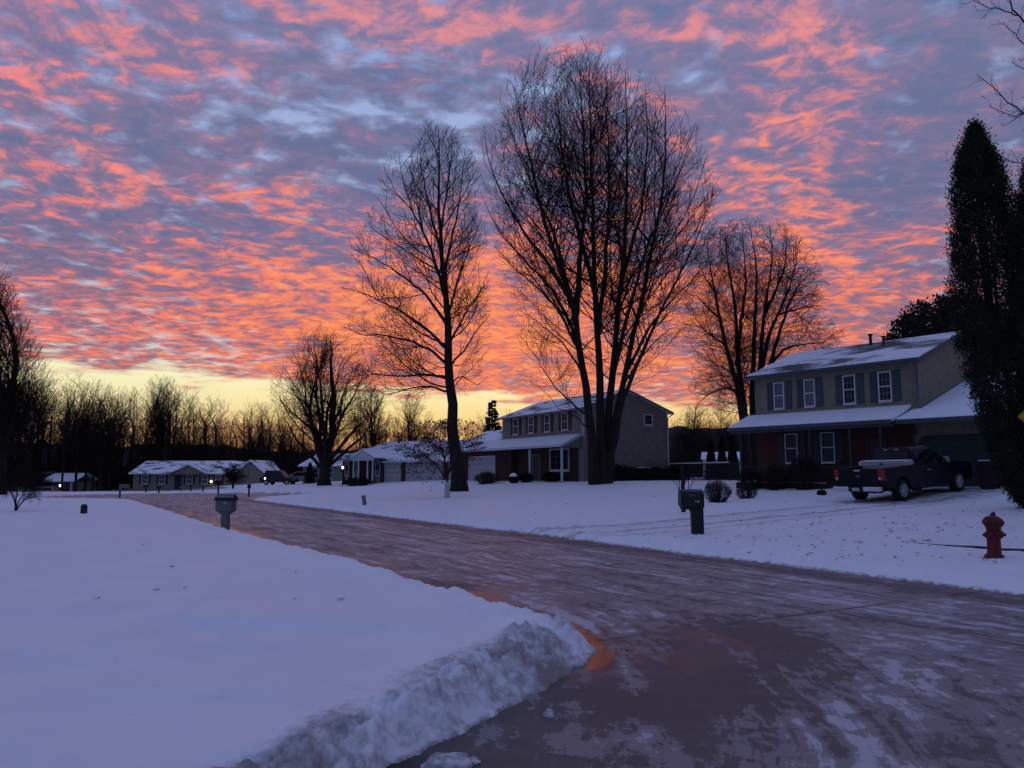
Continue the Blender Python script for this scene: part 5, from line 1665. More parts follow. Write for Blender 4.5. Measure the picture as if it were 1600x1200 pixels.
def digits(par, txt, M, size, m, name='number'):
    cu = bpy.data.curves.new(name, 'FONT')
    cu.body = txt
    cu.size = size
    cu.extrude = .002
    cu.align_x = 'CENTER'
    o = bpy.data.objects.new(name, cu)
    dg = bpy.context.evaluated_depsgraph_get()
    C.objects.link(o)
    dg.update()
    me = bpy.data.meshes.new_from_object(o.evaluated_get(dg))
    C.objects.unlink(o)
    bpy.data.objects.remove(o)
    me.transform(M)
    me.name = name
    me.materials.clear()
    me.materials.append(m)
    q = bpy.data.objects.new(name, me)
    C.objects.link(q)
    q.parent = par
    return q


FACE = Matrix(((1, 0, 0, 0), (0, 0, -1, 0), (0, 1, 0, 0), (0, 0, 0, 1)))   # upright lettering seen from -y
M_NUM = mat('pale_numerals', (.55, .56, .6), .5, 0)
M_FLAG = mat('red_flag', (.22, .03, .03), .5, .1, 9.)


def mailbox_dark():
    Y = 19.7
    x = pt(1082, 830, Y)[0]
    z = gz(x, Y)
    m = empty('mailbox', (x, Y, z), math.radians(0), 1, 'dark green mailbox with a red flag on a stout post by the driveway', 'mailbox')
    # post: two joined uprights widening into a bracket under the box
    MB().prism([(-.02, -.15), (.27, -.15), (.265, .58), (.26, .639), (-.16, .639), (-.08, .60), (-.03, .52)], 'y', -.10, .10).build('post', M_MBOX, m, bevel=.015)
    body = []
    for k in range(11):
        a = math.pi * k / 10
        body.append((.185 * math.cos(a), .885 + .185 * math.sin(a)))
    prof = [(.185, .64)] + body + [(-.185, .64)]
    bx = MB().prism(prof, 'x', -.27, .27).build('box', M_MBOX, m, bevel=.012)
    MB().prism([(.195, .68)] + [(p[0] * 1.05, .885 + (p[1] - .885) * 1.05) for p in body] + [(-.195, .68)], 'x', -.30, -.272).build('door', M_MBOX, m, bevel=.008)
    MB().prism([(-.29, .67), (-.271, .67), (-.271, .639), (-.10, .639), (-.11, .60), (-.22, .58), (-.26, .61)], 'y', -.12, .12).build('paper_holder', M_BLACK, m, bevel=.01)
    MB().box(-.10, .06, -.205, -.19, .925, .955).box(-.10, -.04, -.209, -.19, .905, .97).build('flag', M_FLAG, m)
    digits(m, '118', Matrix.Translation((.09, -.188, .77)) @ FACE, .075, M_NUM)
    MB().prism([(p[0] * .8, p[1] + .022) for p in body[2:9]] + [(-.08, 1.04), (.08, 1.04)], 'x', -.22, .25).build('frost', mat('frost', (.12, .13, .16), .6, .4, 20.), m)


M_MBOX = mat('green_black_plastic', (.008, .014, .014), .45, .15, 8.)
mailbox_dark()


def mailbox_grey():
    Y = 22.6
    x = pt(352, 815, Y)[0]
    z = gz(x, Y)
    m = empty('mailbox', (x, Y, z - .02), math.radians(-8), 1, 'grey wooden mailbox with a dark gabled roof at the edge of the left lawn', 'mailbox')
    g = mat('weathered_grey', (.13, .125, .12), .8, .2, 6., .3, 30.)
    MB().box(-.105, .105, -.08, .08, -.2, .62).build('post', g, m, bevel=.01)
    MB().box(-.245, .245, -.15, .15, .55, .84).prism([(-.20, .549), (-.245, .60), (-.245, .549)], 'y', -.14, .14).build('box', g, m, bevel=.01)
    MB().prism([(-.245, .549), (-.13, .47), (.13, .47), (.245, .549)], 'y', -.10, .10).build('bracket', g, m)
    MB().prism([(-.20, .842), (-.18, .86), (0, 1.0), (.18, .86), (.20, .842)], 'x', -.285, .285).build('roof', M_BLUEBLK, m, bevel=.01)
    MB().prism([(-.17, .925), (0, 1.02), (.17, .925), (.14, .905), (0, 1.003), (-.14, .905)], 'x', -.26, .27).build('frost', mat('frost', (.12, .13, .16), .6, .4, 20.), m)
    digits(m, '431', Matrix.Translation((.05, -.153, .745)) @ FACE, .085, M_NUM)


M_BLUEBLK = mat('blue_black_shingle', (.018, .022, .034), .7, .2, 12.)
mailbox_grey()


def far_mailbox(px, py, Y, hgt, m, label, wide=.22, arm=False):
    x = pt(px, py, Y)[0]
    z = gz(x, Y)
    r = empty('mailbox', (x, Y, z), .2, 1, label, 'mailbox', 'mailboxes round the turning circle')
    MB().box(-.06, .06, -.06, .06, -.1, hgt * .75).build('post', m, r)
    prof = [(.11, hgt * .72)] + [(.11 * math.cos(math.pi * k / 8), hgt - .11 + .11 * math.sin(math.pi * k / 8)) for k in range(9)] + [(-.11, hgt * .72)]
    MB().prism(prof, 'x', -wide if not arm else -.05, wide if not arm else .62).build('box', m, r, bevel=.01)


M_GRYP = mat('grey_post', (.16, .15, .14), .8, .2, 8.)
far_mailbox(187, 776, 56, 1.05, M_GRYP, 'grey mailbox with a long arm at the far left end of the street', .2, True)
far_mailbox(228, 770, 71, .62, M_BLACK, 'short black mailbox post, leftmost of those before the far ranch house')
far_mailbox(248, 770, 71, .72, M_BLACK, 'black mailbox post under the second window of the far ranch house')
far_mailbox(283, 769, 74.5, .42, M_GRYP, 'stubby grey mailbox post before the front door of the far ranch house', .12)
far_mailbox(298, 769, 74.5, .66, M_BLACK, 'slim black mailbox post under the front gable of the far ranch house', .1)
far_mailbox(317, 767, 73.5, .5, mat('brown_post', (.06, .04, .035), .8, .2, 8.), 'brown mailbox post left of the lit doorway lamp', .14)
far_mailbox(341, 766, 66, 1.25, M_BLACK, 'dark mailbox half hidden behind the grey one with the gabled roof', .3)
far_mailbox(389, 769, 60, 1.0, M_BLACK, 'tall black mailbox on the right bank of the turning circle', .12)


def drain_marker():
    Y = 31
    x = pt(131, 800, Y)[0]
    o = empty('utility_post', (x, Y, gz(x, Y)), 0, 1, 'short black round topped utility post on the left lawn', 'post')
    w, hh = .105, .36
    prof = [(w, -.1), (w, hh - w)] + [(w * math.cos(math.pi * k / 10), hh - w + w * math.sin(math.pi * k / 10)) for k in range(1, 10)] + [(-w, hh - w), (-w, -.1)]
    MB().prism(prof, 'y', -.07, .07).build('shell', M_BLACK, o, bevel=.012)
    MB().box(-.07, .07, -.078, -.0705, .08, .22).build('cover', M_DARK, o)
    Y = 39
    x = pt(570, 780, Y)[0]
    o = empty('marker_stake', (x, Y, gz(x, Y)), .2, 1, 'leaning pale marker stake on the lawn by the curb of the street', 'stake')
    o.rotation_euler = (0, math.radians(-9), .2)
    MB().box(-.10, .10, -.02, .02, -.1, .42).build('board', mat('stake_grey', (.13, .14, .14), .7, .2, 8.), o, bevel=.006)
    MB().box(-.11, .11, -.025, .025, .4205, .45).build('cap', M_GRYP, o)


drain_marker()


def trash_bin():
    Y = 31.6
    x = pt(1545, 765, Y)[0]
    t = empty('trash_bin', (x, Y, gz(x, Y)), math.radians(-48), 1, 'dark wheeled trash bin with snow on its lid beside the garage door', 'bin')
    m = mat('maroon_plastic', (.022, .012, .013), .6, .1, 6.)
    MB().hexa([(-.24, -.25, .04), (.24, -.25, .04), (.24, .25, .04), (-.24, .25, .04), (-.31, -.36, 1.02), (.31, -.36, 1.02), (.31, .36, 1.02), (-.31, .36, 1.02)]).box(-.34, .34, -.39, .39, .93, 1.03).build('body', m, t, bevel=.02)
    MB().hexa([(-.34, -.42, 1.035), (.34, -.42, 1.035), (.34, .42, 1.035), (-.34, .42, 1.035), (-.28, -.34, 1.10), (.28, -.34, 1.10), (.28, .36, 1.12), (-.28, .36, 1.12)]).build('lid', m, t, bevel=.02)
    MB().box(-.24, .24, -.30, .28, 1.115, 1.15).build('snow_cap', M_SNOW, t, bevel=.02)
    MB().tube([(-.3, .44, .98), (.3, .44, .98)], .02, 8).build('handle', m, t)
    for s in (-1, 1):
        MB().lathe([(.0, s * .25), (.12, s * .25), (.12, s * .31), (.0, s * .31)], 16, (0, .27, .12), 'x').build('wheel', M_TYRE, t)


trash_bin()


def street_sign():
    Y = 18.5
    p = pt(1612, 651, Y)
    z = gz(p[0], Y)
    s = empty('warning_sign', (p[0], Y, z), math.radians(-12), 1, 'yellow diamond warning sign cut by the right edge of the view', 'sign')
    MB().tube([(0, .03, -.3), (0, .03, p[2] - z + .35)], .03, 8).build('post', M_ALU, s, True)
    q, zc = .30, p[2] - z
    MB().prism([(-q, zc), (0, zc - q), (q, zc), (0, zc + q)], 'y', -.012, .0).build('plate', mat('sign_yellow', (.55, .36, .03), .5, .1, 5.), s, bevel=.004)
    b = MB()
    for (a, c) in (((-q, 0), (0, -q)), ((0, -q), (q, 0)), ((q, 0), (0, q)), ((0, q), (-q, 0))):
        k0, k1 = .92, .86
        b.prism([(a[0] * k0, zc + a[1] * k0), (c[0] * k0, zc + c[1] * k0), (c[0] * k1, zc + c[1] * k1), (a[0] * k1, zc + a[1] * k1)], 'y', -.016, -.0125)
    b.build('border', M_BLACK, s)


street_sign()


def lamp_post(px, py, Y, hgt, label, wide=.17):
    x = pt(px, py, Y)[0]
    z = gz(x, Y)
    hgt = pt(px, py, Y)[2] - z
    l = empty('lamp_post', (x, Y, z), 0, 1, label, 'lamp post')
    MB().lathe([(.06, -.1), (.05, .15), (.03, .2), (.025, hgt - wide * 1.3), (.07, hgt - wide * 1.15)], 10).build('post', M_BLACK if hgt > 1.4 else M_WHITE, l, True)
    MB().lathe([(wide * .5, -wide * 1.1), (wide * .9, wide * .4), (wide * .55, wide * .9)], 12, (0, 0, hgt)).build('lamp_glass', M_LAMP, l, True)
    MB().lathe([(wide * 1.05, wide * .9), (wide * .5, wide * 1.4), (.01, wide * 1.6)], 12, (0, 0, hgt)).build('lamp_cap', M_BLACK, l)


lamp_post(535.5, 730.5, 77, 1.9, 'lit lamp post before the brick front of the ranch house with the portico', .12)
lamp_post(414, 747.5, 93, 1.2, 'small lit lamp on a pale post beside the parked dark car', .11)

# ------------------------------------------------------------------ sidewalk, leaves, snow lumps


def sidewalk():
    """the walk behind the hydrant, its edge cleared enough to show as a dark line"""
    N, V = 40, []
    for k in range(N + 1):
        s = 10.3 - 16 * k / N
        for n in (15.25, 16.5):
            p = RN * (n + .03 * math.sin(s * 1.7)) + RS * s
            V.append((p[0], p[1], gz(*(RN * 15.15 + RS * s)) + (.055 + .012 * math.sin(k * 2.1)) * min(1, k / 6 + .2) + (.10 if n > 16 else 0)))
    top = np.array(V)
    bot = top - np.array((0, 0, .30))
    F = []
    for k in range(N):
        a, b, c, d = 2 * k, 2 * k + 1, 2 * k + 3, 2 * k + 2
        F += [(a, d, c, b)]
    o = raw_mesh('sidewalk', np.concatenate([top, bot]), F + [(2 * k, 2 * k + len(top), 2 * k + 2 + len(top), 2 * k + 2) for k in range(N)] + [(1, 0, len(top), len(top) + 1)], [MATS['snow_cap'], mat('wet_concrete', (.035, .032, .03), .8, .3, 9.)], fm=[0] * N + [1] * N + [1])
    tag(o, kind='structure')


sidewalk()


def leaves():
    rng = np.random.default_rng(17)
    P = []
    def scatter(N, pxs, pys):
        for _ in range(N):
            px, py = rng.uniform(*pxs), rng.uniform(*pys)
            Ys = np.arange(9, 60, .2)
            one = pt(px, py, 1.) - np.array((0, 0, EYE))
            Q = one[None] * Ys[:, None] + np.array((0, 0, EYE))
            hit = np.where(Q[:, 2] <= ground_z(Q[:, 0], Q[:, 1], False))[0]
            if len(hit) and snow_dist(*Q[hit[0], :2]) > .25: P.append(Q[hit[0]])
    scatter(190, (1150, 1600), (785, 880))
    scatter(46, (1380, 1600), (800, 850))
    scatter(40, (1000, 1300), (795, 850))
    scatter(28, (740, 1080), (765, 830))
    scatter(10, (60, 560), (790, 1000))
    V, F = [], []
    for p in P:
        r = rng.uniform(.022, .058)
        a = rng.uniform(0, 6.28)
        n0 = len(V)
        K = 7
        tilt, ta = rng.uniform(.1, .8), rng.uniform(0, 6.28)
        zz = gz(p[0], p[1]) + .012
        for k in range(K):
            b = a + 2 * math.pi * k / K
            rr = r * (1 if k % 2 == 0 else .62)
            dx, dy = rr * math.cos(b), rr * .7 * math.sin(b)
            V.append((p[0] + dx, p[1] + dy, zz + abs(math.cos(b - ta)) * tilt * r * .9))
        F.append(tuple(range(n0, n0 + K)))
    o = raw_mesh('fallen_leaves', V, F, mat('dead_leaf', (.05, .022, .014), .9, .4, 3.))
    tag(o, 'brown fallen leaves scattered over the snow', 'leaves', kind='stuff')


leaves()


def snow_lump(px, py, r, label, seed, sq=.75):
    Y = 1.6 / ((py - 743) / 1232.)
    Y = min(Y, 30)
    p = pt(px, py, Y * .985)
    rng = np.random.default_rng(seed)
    n, m = 14, 20
    V, F = [], []
    for i in range(n + 1):
        for j in range(m):
            th, ph = math.pi * i / n, 2 * math.pi * j / m
            d = np.array((math.sin(th) * math.cos(ph), math.sin(th) * math.sin(ph), math.cos(th)))
            k = 1 + .5 * float(fbm(np.array([d[0] * 2.1 + seed]), np.array([d[1] * 2.1 + d[2] * 1.7]), seed, 4)[0])
            V.append(d * r * k * (1, 1, sq))
    for i in range(n):
        for j in range(m):
            F.append((i * m + j, (i + 1) * m + j, (i + 1) * m + (j + 1) % m, i * m + (j + 1) % m))
    o = raw_mesh('snow_lump', V, F, mat('gritty_snow', (.55, .55, .57), .6, .45, 14., .8, 60.), smooth=True)
    o.location = (p[0], p[1], r * sq * .5)
    tag(o, label, 'snow lump', 'loose lumps of snow by the bank')


snow_lump(857, 1098, .035, 'round clean lump of snow alone on the wet road below the bank', 3, .9)
snow_lump(700, 1172, .13, 'broad flat slush lump in the dark gutter at the bottom of the view', 5, .4)
snow_lump(738, 1162, .045, 'small slush lump in the gutter right of the broad one', 7, .4)
snow_lump(668, 1190, .09, 'lowest slush lump cut by the bottom edge of the view', 11, .4)

# ------------------------------------------------------------------ evergreens, shrubs, small trees
def m_needle(name, c):
    return mat(name, c, .85, .5, 2.2, spec=.15)


M_CEDAR = m_needle('cedar_spray', (.016, .024, .014))
M_FIR = m_needle('fir_needles', (.018, .026, .02))


def leaf_cloud(name, par, pts, dirs, size, m, seed, elong=2.0):
    """many small leaf-sized faces at pts, each turned along its own direction"""
    rng = np.random.default_rng(seed)
    N = len(pts)
    d = dirs / (np.linalg.norm(dirs, axis=1, keepdims=True) + 1e-9)
    r = rng.normal(size=(N, 3))
    u = np.cross(d, r); u /= np.linalg.norm(u, axis=1, keepdims=True) + 1e-9
    s = (size * rng.uniform(.6, 1.4, N))[:, None]
    w = np.cross(d, u)
    a = pts - u * s * .5
    b = pts + d * s * elong * .5 - w * s * .1
    c = pts + u * s * .5
    e = pts + d * s * elong
    V = np.stack([a, b + u * s * .45, e, b - u * s * .45], 1)
    V = np.stack([pts, b + u * s * .5, e, b - u * s * .5], 1)
    F = np.arange(N * 4).reshape(N, 4)
    return raw_mesh(name, V.reshape(-1, 3), F, m, par)


def arborvitae(px, py, Y, top, prof, label, seed, N=150000):
    """tall cedar: prof is (y, x axis, half width) measured in the picture"""
    b = base_at(px, Y)
    o = empty('arborvitae', b, 0, 1, label, 'evergreen')
    rng = np.random.default_rng(seed)
    zs, ax, hw = [], [], []
    for y, a, h in prof:
        p = pt(a, y, Y)
        zs.append(p[2] - b[2]); ax.append(p[0] - b[0]); hw.append(h * Y / 1232)
    k = np.argsort(zs)
    zs, ax, hw = np.array(zs)[k], np.array(ax)[k], np.array(hw)[k]
    # clumps: upright plumes on the outside, darker hollows between
    NC = 4200
    cz = zs[0] + (zs[-1] - zs[0]) * rng.uniform(0, 1, NC)
    ca = rng.uniform(0, 2 * np.pi, NC)
    rad = np.interp(cz, zs, hw)
    f = rng.uniform(.25, 1.0, NC) ** .55 * (.95 + .38 * vnoise(ca * 2.2, cz * 1.6, seed))
    cx = np.interp(cz, zs, ax) + rad * f * np.cos(ca)
    cy = rad * f * np.sin(ca)
    n = N // NC
    P = np.repeat(np.stack([cx, cy, cz], -1), n, 0)
    out = np.repeat(np.stack([np.cos(ca), np.sin(ca), np.full(NC, 1.1)], -1), n, 0)
    cs = np.repeat(rng.uniform(.06, .12, NC), n)
    P = P + rng.normal(0, 1, P.shape) * cs[:, None] * (1, 1, 1.5)
    D = out * (1, 1, 1.5) + rng.normal(0, .45, P.shape)
    leaf_cloud('foliage', o, P, D, .032, M_CEDAR, seed, 2.2)
    st = []
    R = []
    for q in range(5):
        pts = [np.array((0, 0, -.1))] + [np.array((np.interp(z, zs, ax) + rng.normal(0, .12), rng.normal(0, .12), z)) for z in np.linspace(zs[0] + .4, zs[-1] * .96, 5)]
        st.append(crom(pts, 12))
        R.append(np.linspace(.10, .012, 12))
    P, R = np.array(st), np.array(R)
    V, F = tubes([(P, R, 6)])
    raw_mesh('trunk', V, F, M_BARK, o, smooth=True)


arborvitae(1600, 790, 24, 203, [(203, 1523, 2), (225, 1524, 16), (250, 1526, 28), (300, 1532, 40), (360, 1540, 48), (430, 1548, 62), (480, 1553, 66), (540, 1562, 56), (600, 1572, 54), (660, 1586, 47), (720, 1600, 42), (765, 1610, 32), (790, 1616, 18)],
           'tall dark arborvitae with a pointed top by the garage, the nearer to the house', 61)
arborvitae(1660, 790, 23, 240, [(236, 1622, 2), (260, 1624, 22), (300, 1630, 40), (370, 1640, 58), (450, 1646, 68), (550, 1652, 66), (650, 1658, 56), (740, 1664, 42), (795, 1668, 26)],
           'tall dark arborvitae cut by the right edge of the view', 62, 130000)


def small_conifer(px, Y, top, hwpx, label, seed, group='three little conifers between the houses'):
    b = base_at(px, Y)
    o = empty('conifer', b, 0, 1, label, 'evergreen', group)
    rng = np.random.default_rng(seed)
    H = pt(px, top, Y)[2] - b[2]
    W = hwpx * Y / 1232
    N = 5200
    t = rng.uniform(0, 1, N) ** 1.3
    a = rng.uniform(0, 6.283, N)
    r = W * np.minimum(1, (1 - t) * 1.35) ** .8 * np.sqrt(rng.uniform(.25, 1.05, N)) * (1 + .25 * vnoise(a * 2, t * 7, seed))
    P = np.stack([r * np.cos(a), r * np.sin(a), .1 + t * (H - .1)], -1)
    D = np.stack([np.cos(a), np.sin(a), np.full(N, 1.2)], -1) + rng.normal(0, .5, (N, 3))
    leaf_cloud('foliage', o, P, D, .07, M_CEDAR, seed, 2.0)
    MB().tube([(0, 0, -.1), (0, 0, H * .9)], [.05, .01], 6).build('trunk', M_BARK, o)


small_conifer(1112, 63, 690, 8, 'leftmost of the three little dark conifers behind the fence', 1)
small_conifer(1129, 63, 686, 7, 'middle one of the three little dark conifers behind the fence', 2)
small_conifer(1146, 61, 683, 8, 'rightmost and tallest of the three little dark conifers behind the fence', 3)
small_conifer(484, 93, 724, 7, 'dark pointed conifer beside the small pale house', 4, None)


def fir_tree(px, Y, top, hwpx, label, seed):
    b = base_at(px, Y)
    o = empty('fir_tree', b, 0, 1, label, 'evergreen')
    rng = np.random.default_rng(seed)
    H = pt(px, top, Y)[2] - b[2]
    W = hwpx * Y / 1232
    paths, rad, pts, dirs = [], [], [], []
    K = 6
    for z in np.arange(H * .12, H * .98, H / 26):
        nb = 7
        for q in range(nb):
            a = rng.uniform(0, 6.283)
            L = W * (1 - z / H) ** .8 * rng.uniform(.7, 1.15) + .08
            t = np.linspace(0, 1, K)
            p = np.stack([L * t * math.cos(a), L * t * math.sin(a), z + rng.uniform(-.15, .15) - L * .22 * t + L * .22 * t ** 3], -1)
            paths.append(p); rad.append(np.linspace(.035, .008, K))
            n = int(14 + 46 * L)
            u = rng.uniform(.15, 1.02, n)
            c = np.stack([np.interp(u, t, p[:, i]) for i in range(3)], -1)
            side = np.array((-math.sin(a), math.cos(a), 0))
            off = rng.normal(0, 1, n)[:, None] * side * (.16 * L * (1.1 - u))[:, None]
            pts.append(c + off + rng.normal(0, .03, (n, 3)))
            dirs.append(np.array((math.cos(a), math.sin(a), .1)) + np.sign(off) * .6 + rng.normal(0, .35, (n, 3)))
    leaf_cloud('foliage', o, np.concatenate(pts), np.concatenate(dirs), .13, M_FIR, seed, 2.2)
    V, F = tubes([(np.array(paths), np.array(rad), 4)])
    br = raw_mesh('branch', V, F, M_BARK, o)
    MB().tube([(0, 0, -.2), (0, 0, H * .5), (0, 0, H)], [.22, .12, .02], 8).build('trunk', M_BARK, o, True)


fir_tree(769, 92, 624, 26, 'dark fir tree standing left of the grey house roof', 5)


def leafy_crown(px, Y, prof, label, seed, N=26000, size=.16):
    """broad dense evergreen showing above the roof"""
    b = base_at(px, Y)
    o = empty('evergreen_tree', b, 0, 1, label, 'evergreen')
    rng = np.random.default_rng(seed)
    env = px_env(b, Y, prof, .8, .25, seed)
    zs = [pt(a, y, Y)[2] - b[2] for y, a, c in prof]
    xs = [pt(a, y, Y)[0] - b[0] for y, a, c in prof] + [pt(c, y, Y)[0] - b[0] for y, a, c in prof]
    W = max(abs(min(xs)), abs(max(xs)))
    NC = 900
    c = rng.uniform((min(xs), -W * .8, min(zs)), (max(xs), W * .8, max(zs)), (NC * 4, 3))
    c = c[env(c[:, None, :])[:, 0]][:NC]
    n = N // len(c)
    P = np.repeat(c, n, 0) + rng.normal(0, .22, (len(c) * n, 3))
    D = rng.normal(0, 1, P.shape) + (0, 0, .5)
    leaf_cloud('foliage', o, P, D, size, M_FIR, seed, 1.8)
    H = max(zs)
    paths = [crom([(0, 0, -.2), (0, 0, H * .3), q * (.5, .5, .8), q], 8) for q in c[::14]]
    V, F = tubes([(np.array(paths), np.tile(np.linspace(.12, .012, 8), (len(paths), 1)), 5)])
    raw_mesh('trunk', V, F, M_BARK, o, smooth=True)


leafy_crown(1462, 62, [(462, 1462, 1500), (480, 1432, 1545), (500, 1408, 1560), (520, 1394, 1570), (560, 1400, 1580), (600, 1410, 1580)], 'dark broad evergreen rising behind the right end of the tan house roof', 12)


def twig_shrub(px, Y, wpx, hpx, label, seed, name='round_shrub', dome=True, N=260, cat='shrub', group=None, twm=None, snow=0., up=.55, tw=.004):
    b = base_at(px, Y)
    o = empty(name, b, 0, 1, label, cat, group)
    rng = np.random.default_rng(seed)
    W, H = wpx * Y / 1232 / 2, hpx * Y / 1232
    K = 7
    th = rng.uniform(0, 2 * np.pi, N)
    rr = np.sqrt(rng.uniform(0, 1, N))
    tip = np.stack([W * rr * np.cos(th), W * rr * np.sin(th), H * np.sqrt(np.maximum(1 - (rr * .92) ** 2.4, .05)) * rng.uniform(.8, 1.03, N)], -1)
    foot = np.stack([W * .22 * rr * np.cos(th), W * .22 * rr * np.sin(th), np.full(N, -.03)], -1)
    t = np.linspace(0, 1, K)[None, :, None]
    P = foot[:, None] * (1 - t) + tip[:, None] * t
    P[:, :, :2] = foot[:, None, :2] + (tip - foot)[:, None, :2] * (t ** up)
    P[:, 1:-1] += rng.normal(0, .03 * W, (N, K - 2, 3))
    R = np.linspace(.011, tw, K)[None].repeat(N, 0)
    def env(q): return ((q[..., 0] / W) ** 2 + (q[..., 1] / W) ** 2 + (np.maximum(q[..., 2], 0) / H) ** 2.4) < 1.08
    c, rc_ = spawn(rng, P, R, 8 / max(H, .5), .5, 1, 45, 16, lambda L, t: np.full_like(t, .28 * H), 4, .1, .18, env, .008, tw)
    d, rd = spawn(rng, c, rc_, 11, .3, 1, 48, 18, lambda L, t: np.full_like(t, .13 * H), 3, .05, .2, env, .01, tw)
    V, F = tubes([(P, R, 4)])
    raw_mesh('stems', V, F, M_BARK, o)
    V, F = tubes([(c, rc_, 3), (d, rd, 3)])
    raw_mesh('twigs', V, F, twm or M_TWIG, o)
    if snow:
        n, m = 6, 14
        V, F = [], []
        for i in range(n + 1):
            for j in range(m):
                f, a = i / n, 2 * math.pi * j / m
                r = W * .8 * f * (1 + .15 * math.sin(a * 3 + seed))
                V.append((r * math.cos(a), r * math.sin(a), H * (1.03 - .22 * f * f) + (snow * (1 - f ** 3))))
        for i in range(n):
            for j in range(m): F.append((i * m + j, (i + 1) * m + j, (i + 1) * m + (j + 1) % m, i * m + (j + 1) % m))
        raw_mesh('snow_cap', V, F, M_SNOW, o, smooth=True)
    return o


M_SHRUB = mat('shrub_twig', (.045, .034, .032), .9, .3, 4., spec=.1)
twig_shrub(1120, 32, 49, 36, 'larger of two clipped round bare shrubs on the lawn by the driveway', 71, N=150, twm=M_SHRUB)
twig_shrub(1166, 34, 36, 24, 'smaller of two clipped round bare shrubs on the lawn by the driveway', 72, N=110, twm=M_SHRUB, snow=0.)
twig_shrub(760, 63, 44, 20, 'rusty low shrub before the garage door of the grey house', 73, N=200, twm=mat('rusty_twig', (.07, .035, .028), .9, .3, 4.), tw=.006)
twig_shrub(803, 61, 17, 14, 'round dark shrub with a thick white snow cap by the grey house porch', 74, N=200, twm=M_CEDAR, snow=.12, tw=.008)
twig_shrub(822, 61, 26, 17, 'brown bare shrub right of the snow capped one by the porch', 75, N=160, tw=.006)
twig_shrub(862, 60, 34, 16, 'low brown shrub under the picture window of the grey house', 76, N=180, tw=.006)
for k, (px, Y, w, h) in enumerate(((1172, 40.2, 44, 36), (1212, 39.2, 50, 40), (1256, 38.2, 54, 56))):
    twig_shrub(px, Y - 1.4, w, h, ('bare shrub at the left end of the brick planter', 'bare shrub in the middle of the brick planter', 'tallest bare shrub of the brick planter, nearest the pickup')[k], 80 + k, 'bare_shrub', N=120, group='bare shrubs along the brick planter', tw=.005)
twig_shrub(1283, 33.5, 16, 11, 'little olive shrub beside the tail of the pickup', 84, N=120, twm=mat('olive_twig', (.05, .05, .02), .9, .3, 4.), tw=.006)
twig_shrub(560, 76.5, 52, 14, 'dark clipped shrubs under the portico of the ranch house', 85, 'foundation_hedge', N=200, twm=M_CEDAR, tw=.009)


def hedge(p0, p1, hgt, wid, label, seed):
    """clipped dark hedge along the gable wall, snow along its top"""
    o = empty('hedge', (p0[0], p0[1], gz(p0[0], p0[1])), math.atan2(p1[1] - p0[1], p1[0] - p0[0]), 1, label, 'hedge')
    L = math.hypot(p1[0] - p0[0], p1[1] - p0[1])
    rng = np.random.default_rng(seed)
    N = 9000
    P = rng.uniform((0, -wid, 0), (L, wid, hgt), (N, 3))
    k = rng.uniform(0, 1, N) < .6
    P[k, 1] = np.sign(P[k, 1]) * wid * rng.uniform(.85, 1.08, k.sum())
    P[:, 2] *= 1 + .22 * vnoise(P[:, 0] * .9, P[:, 0] * 0, seed)
    leaf_cloud('foliage', o, P, rng.normal(0, 1, P.shape) + (0, 0, .6), .10, M_CEDAR, seed, 1.8)
    st = [(crom([(x, 0, -.1), (x + .05, .03, hgt * .5), (x, 0, hgt * .9)], 4)) for x in np.arange(.2, L, .35)]
    V, F = tubes([(np.array(st), np.tile(np.linspace(.03, .01, 4), (len(st), 1)), 5)])
    raw_mesh('stems', V, F, M_BARK, o)
    s = MB()
    x = .3
    while x < L * .75:
        w = rng.uniform(.3, 1.1)
        if rng.uniform() < .75: s.box(x, x + w, -wid * .6, wid * .5, hgt * .99, hgt * 1.06)
        x += w + rng.uniform(0, .3)
    s.build('snow_strip', M_SNOW, o, bevel=.03)


hedge(pt(948, 750, 55.6), pt(1066, 750, 60.5), .95, .4, 'dark clipped hedge with snow on top along the gable wall of the grey house', 91)


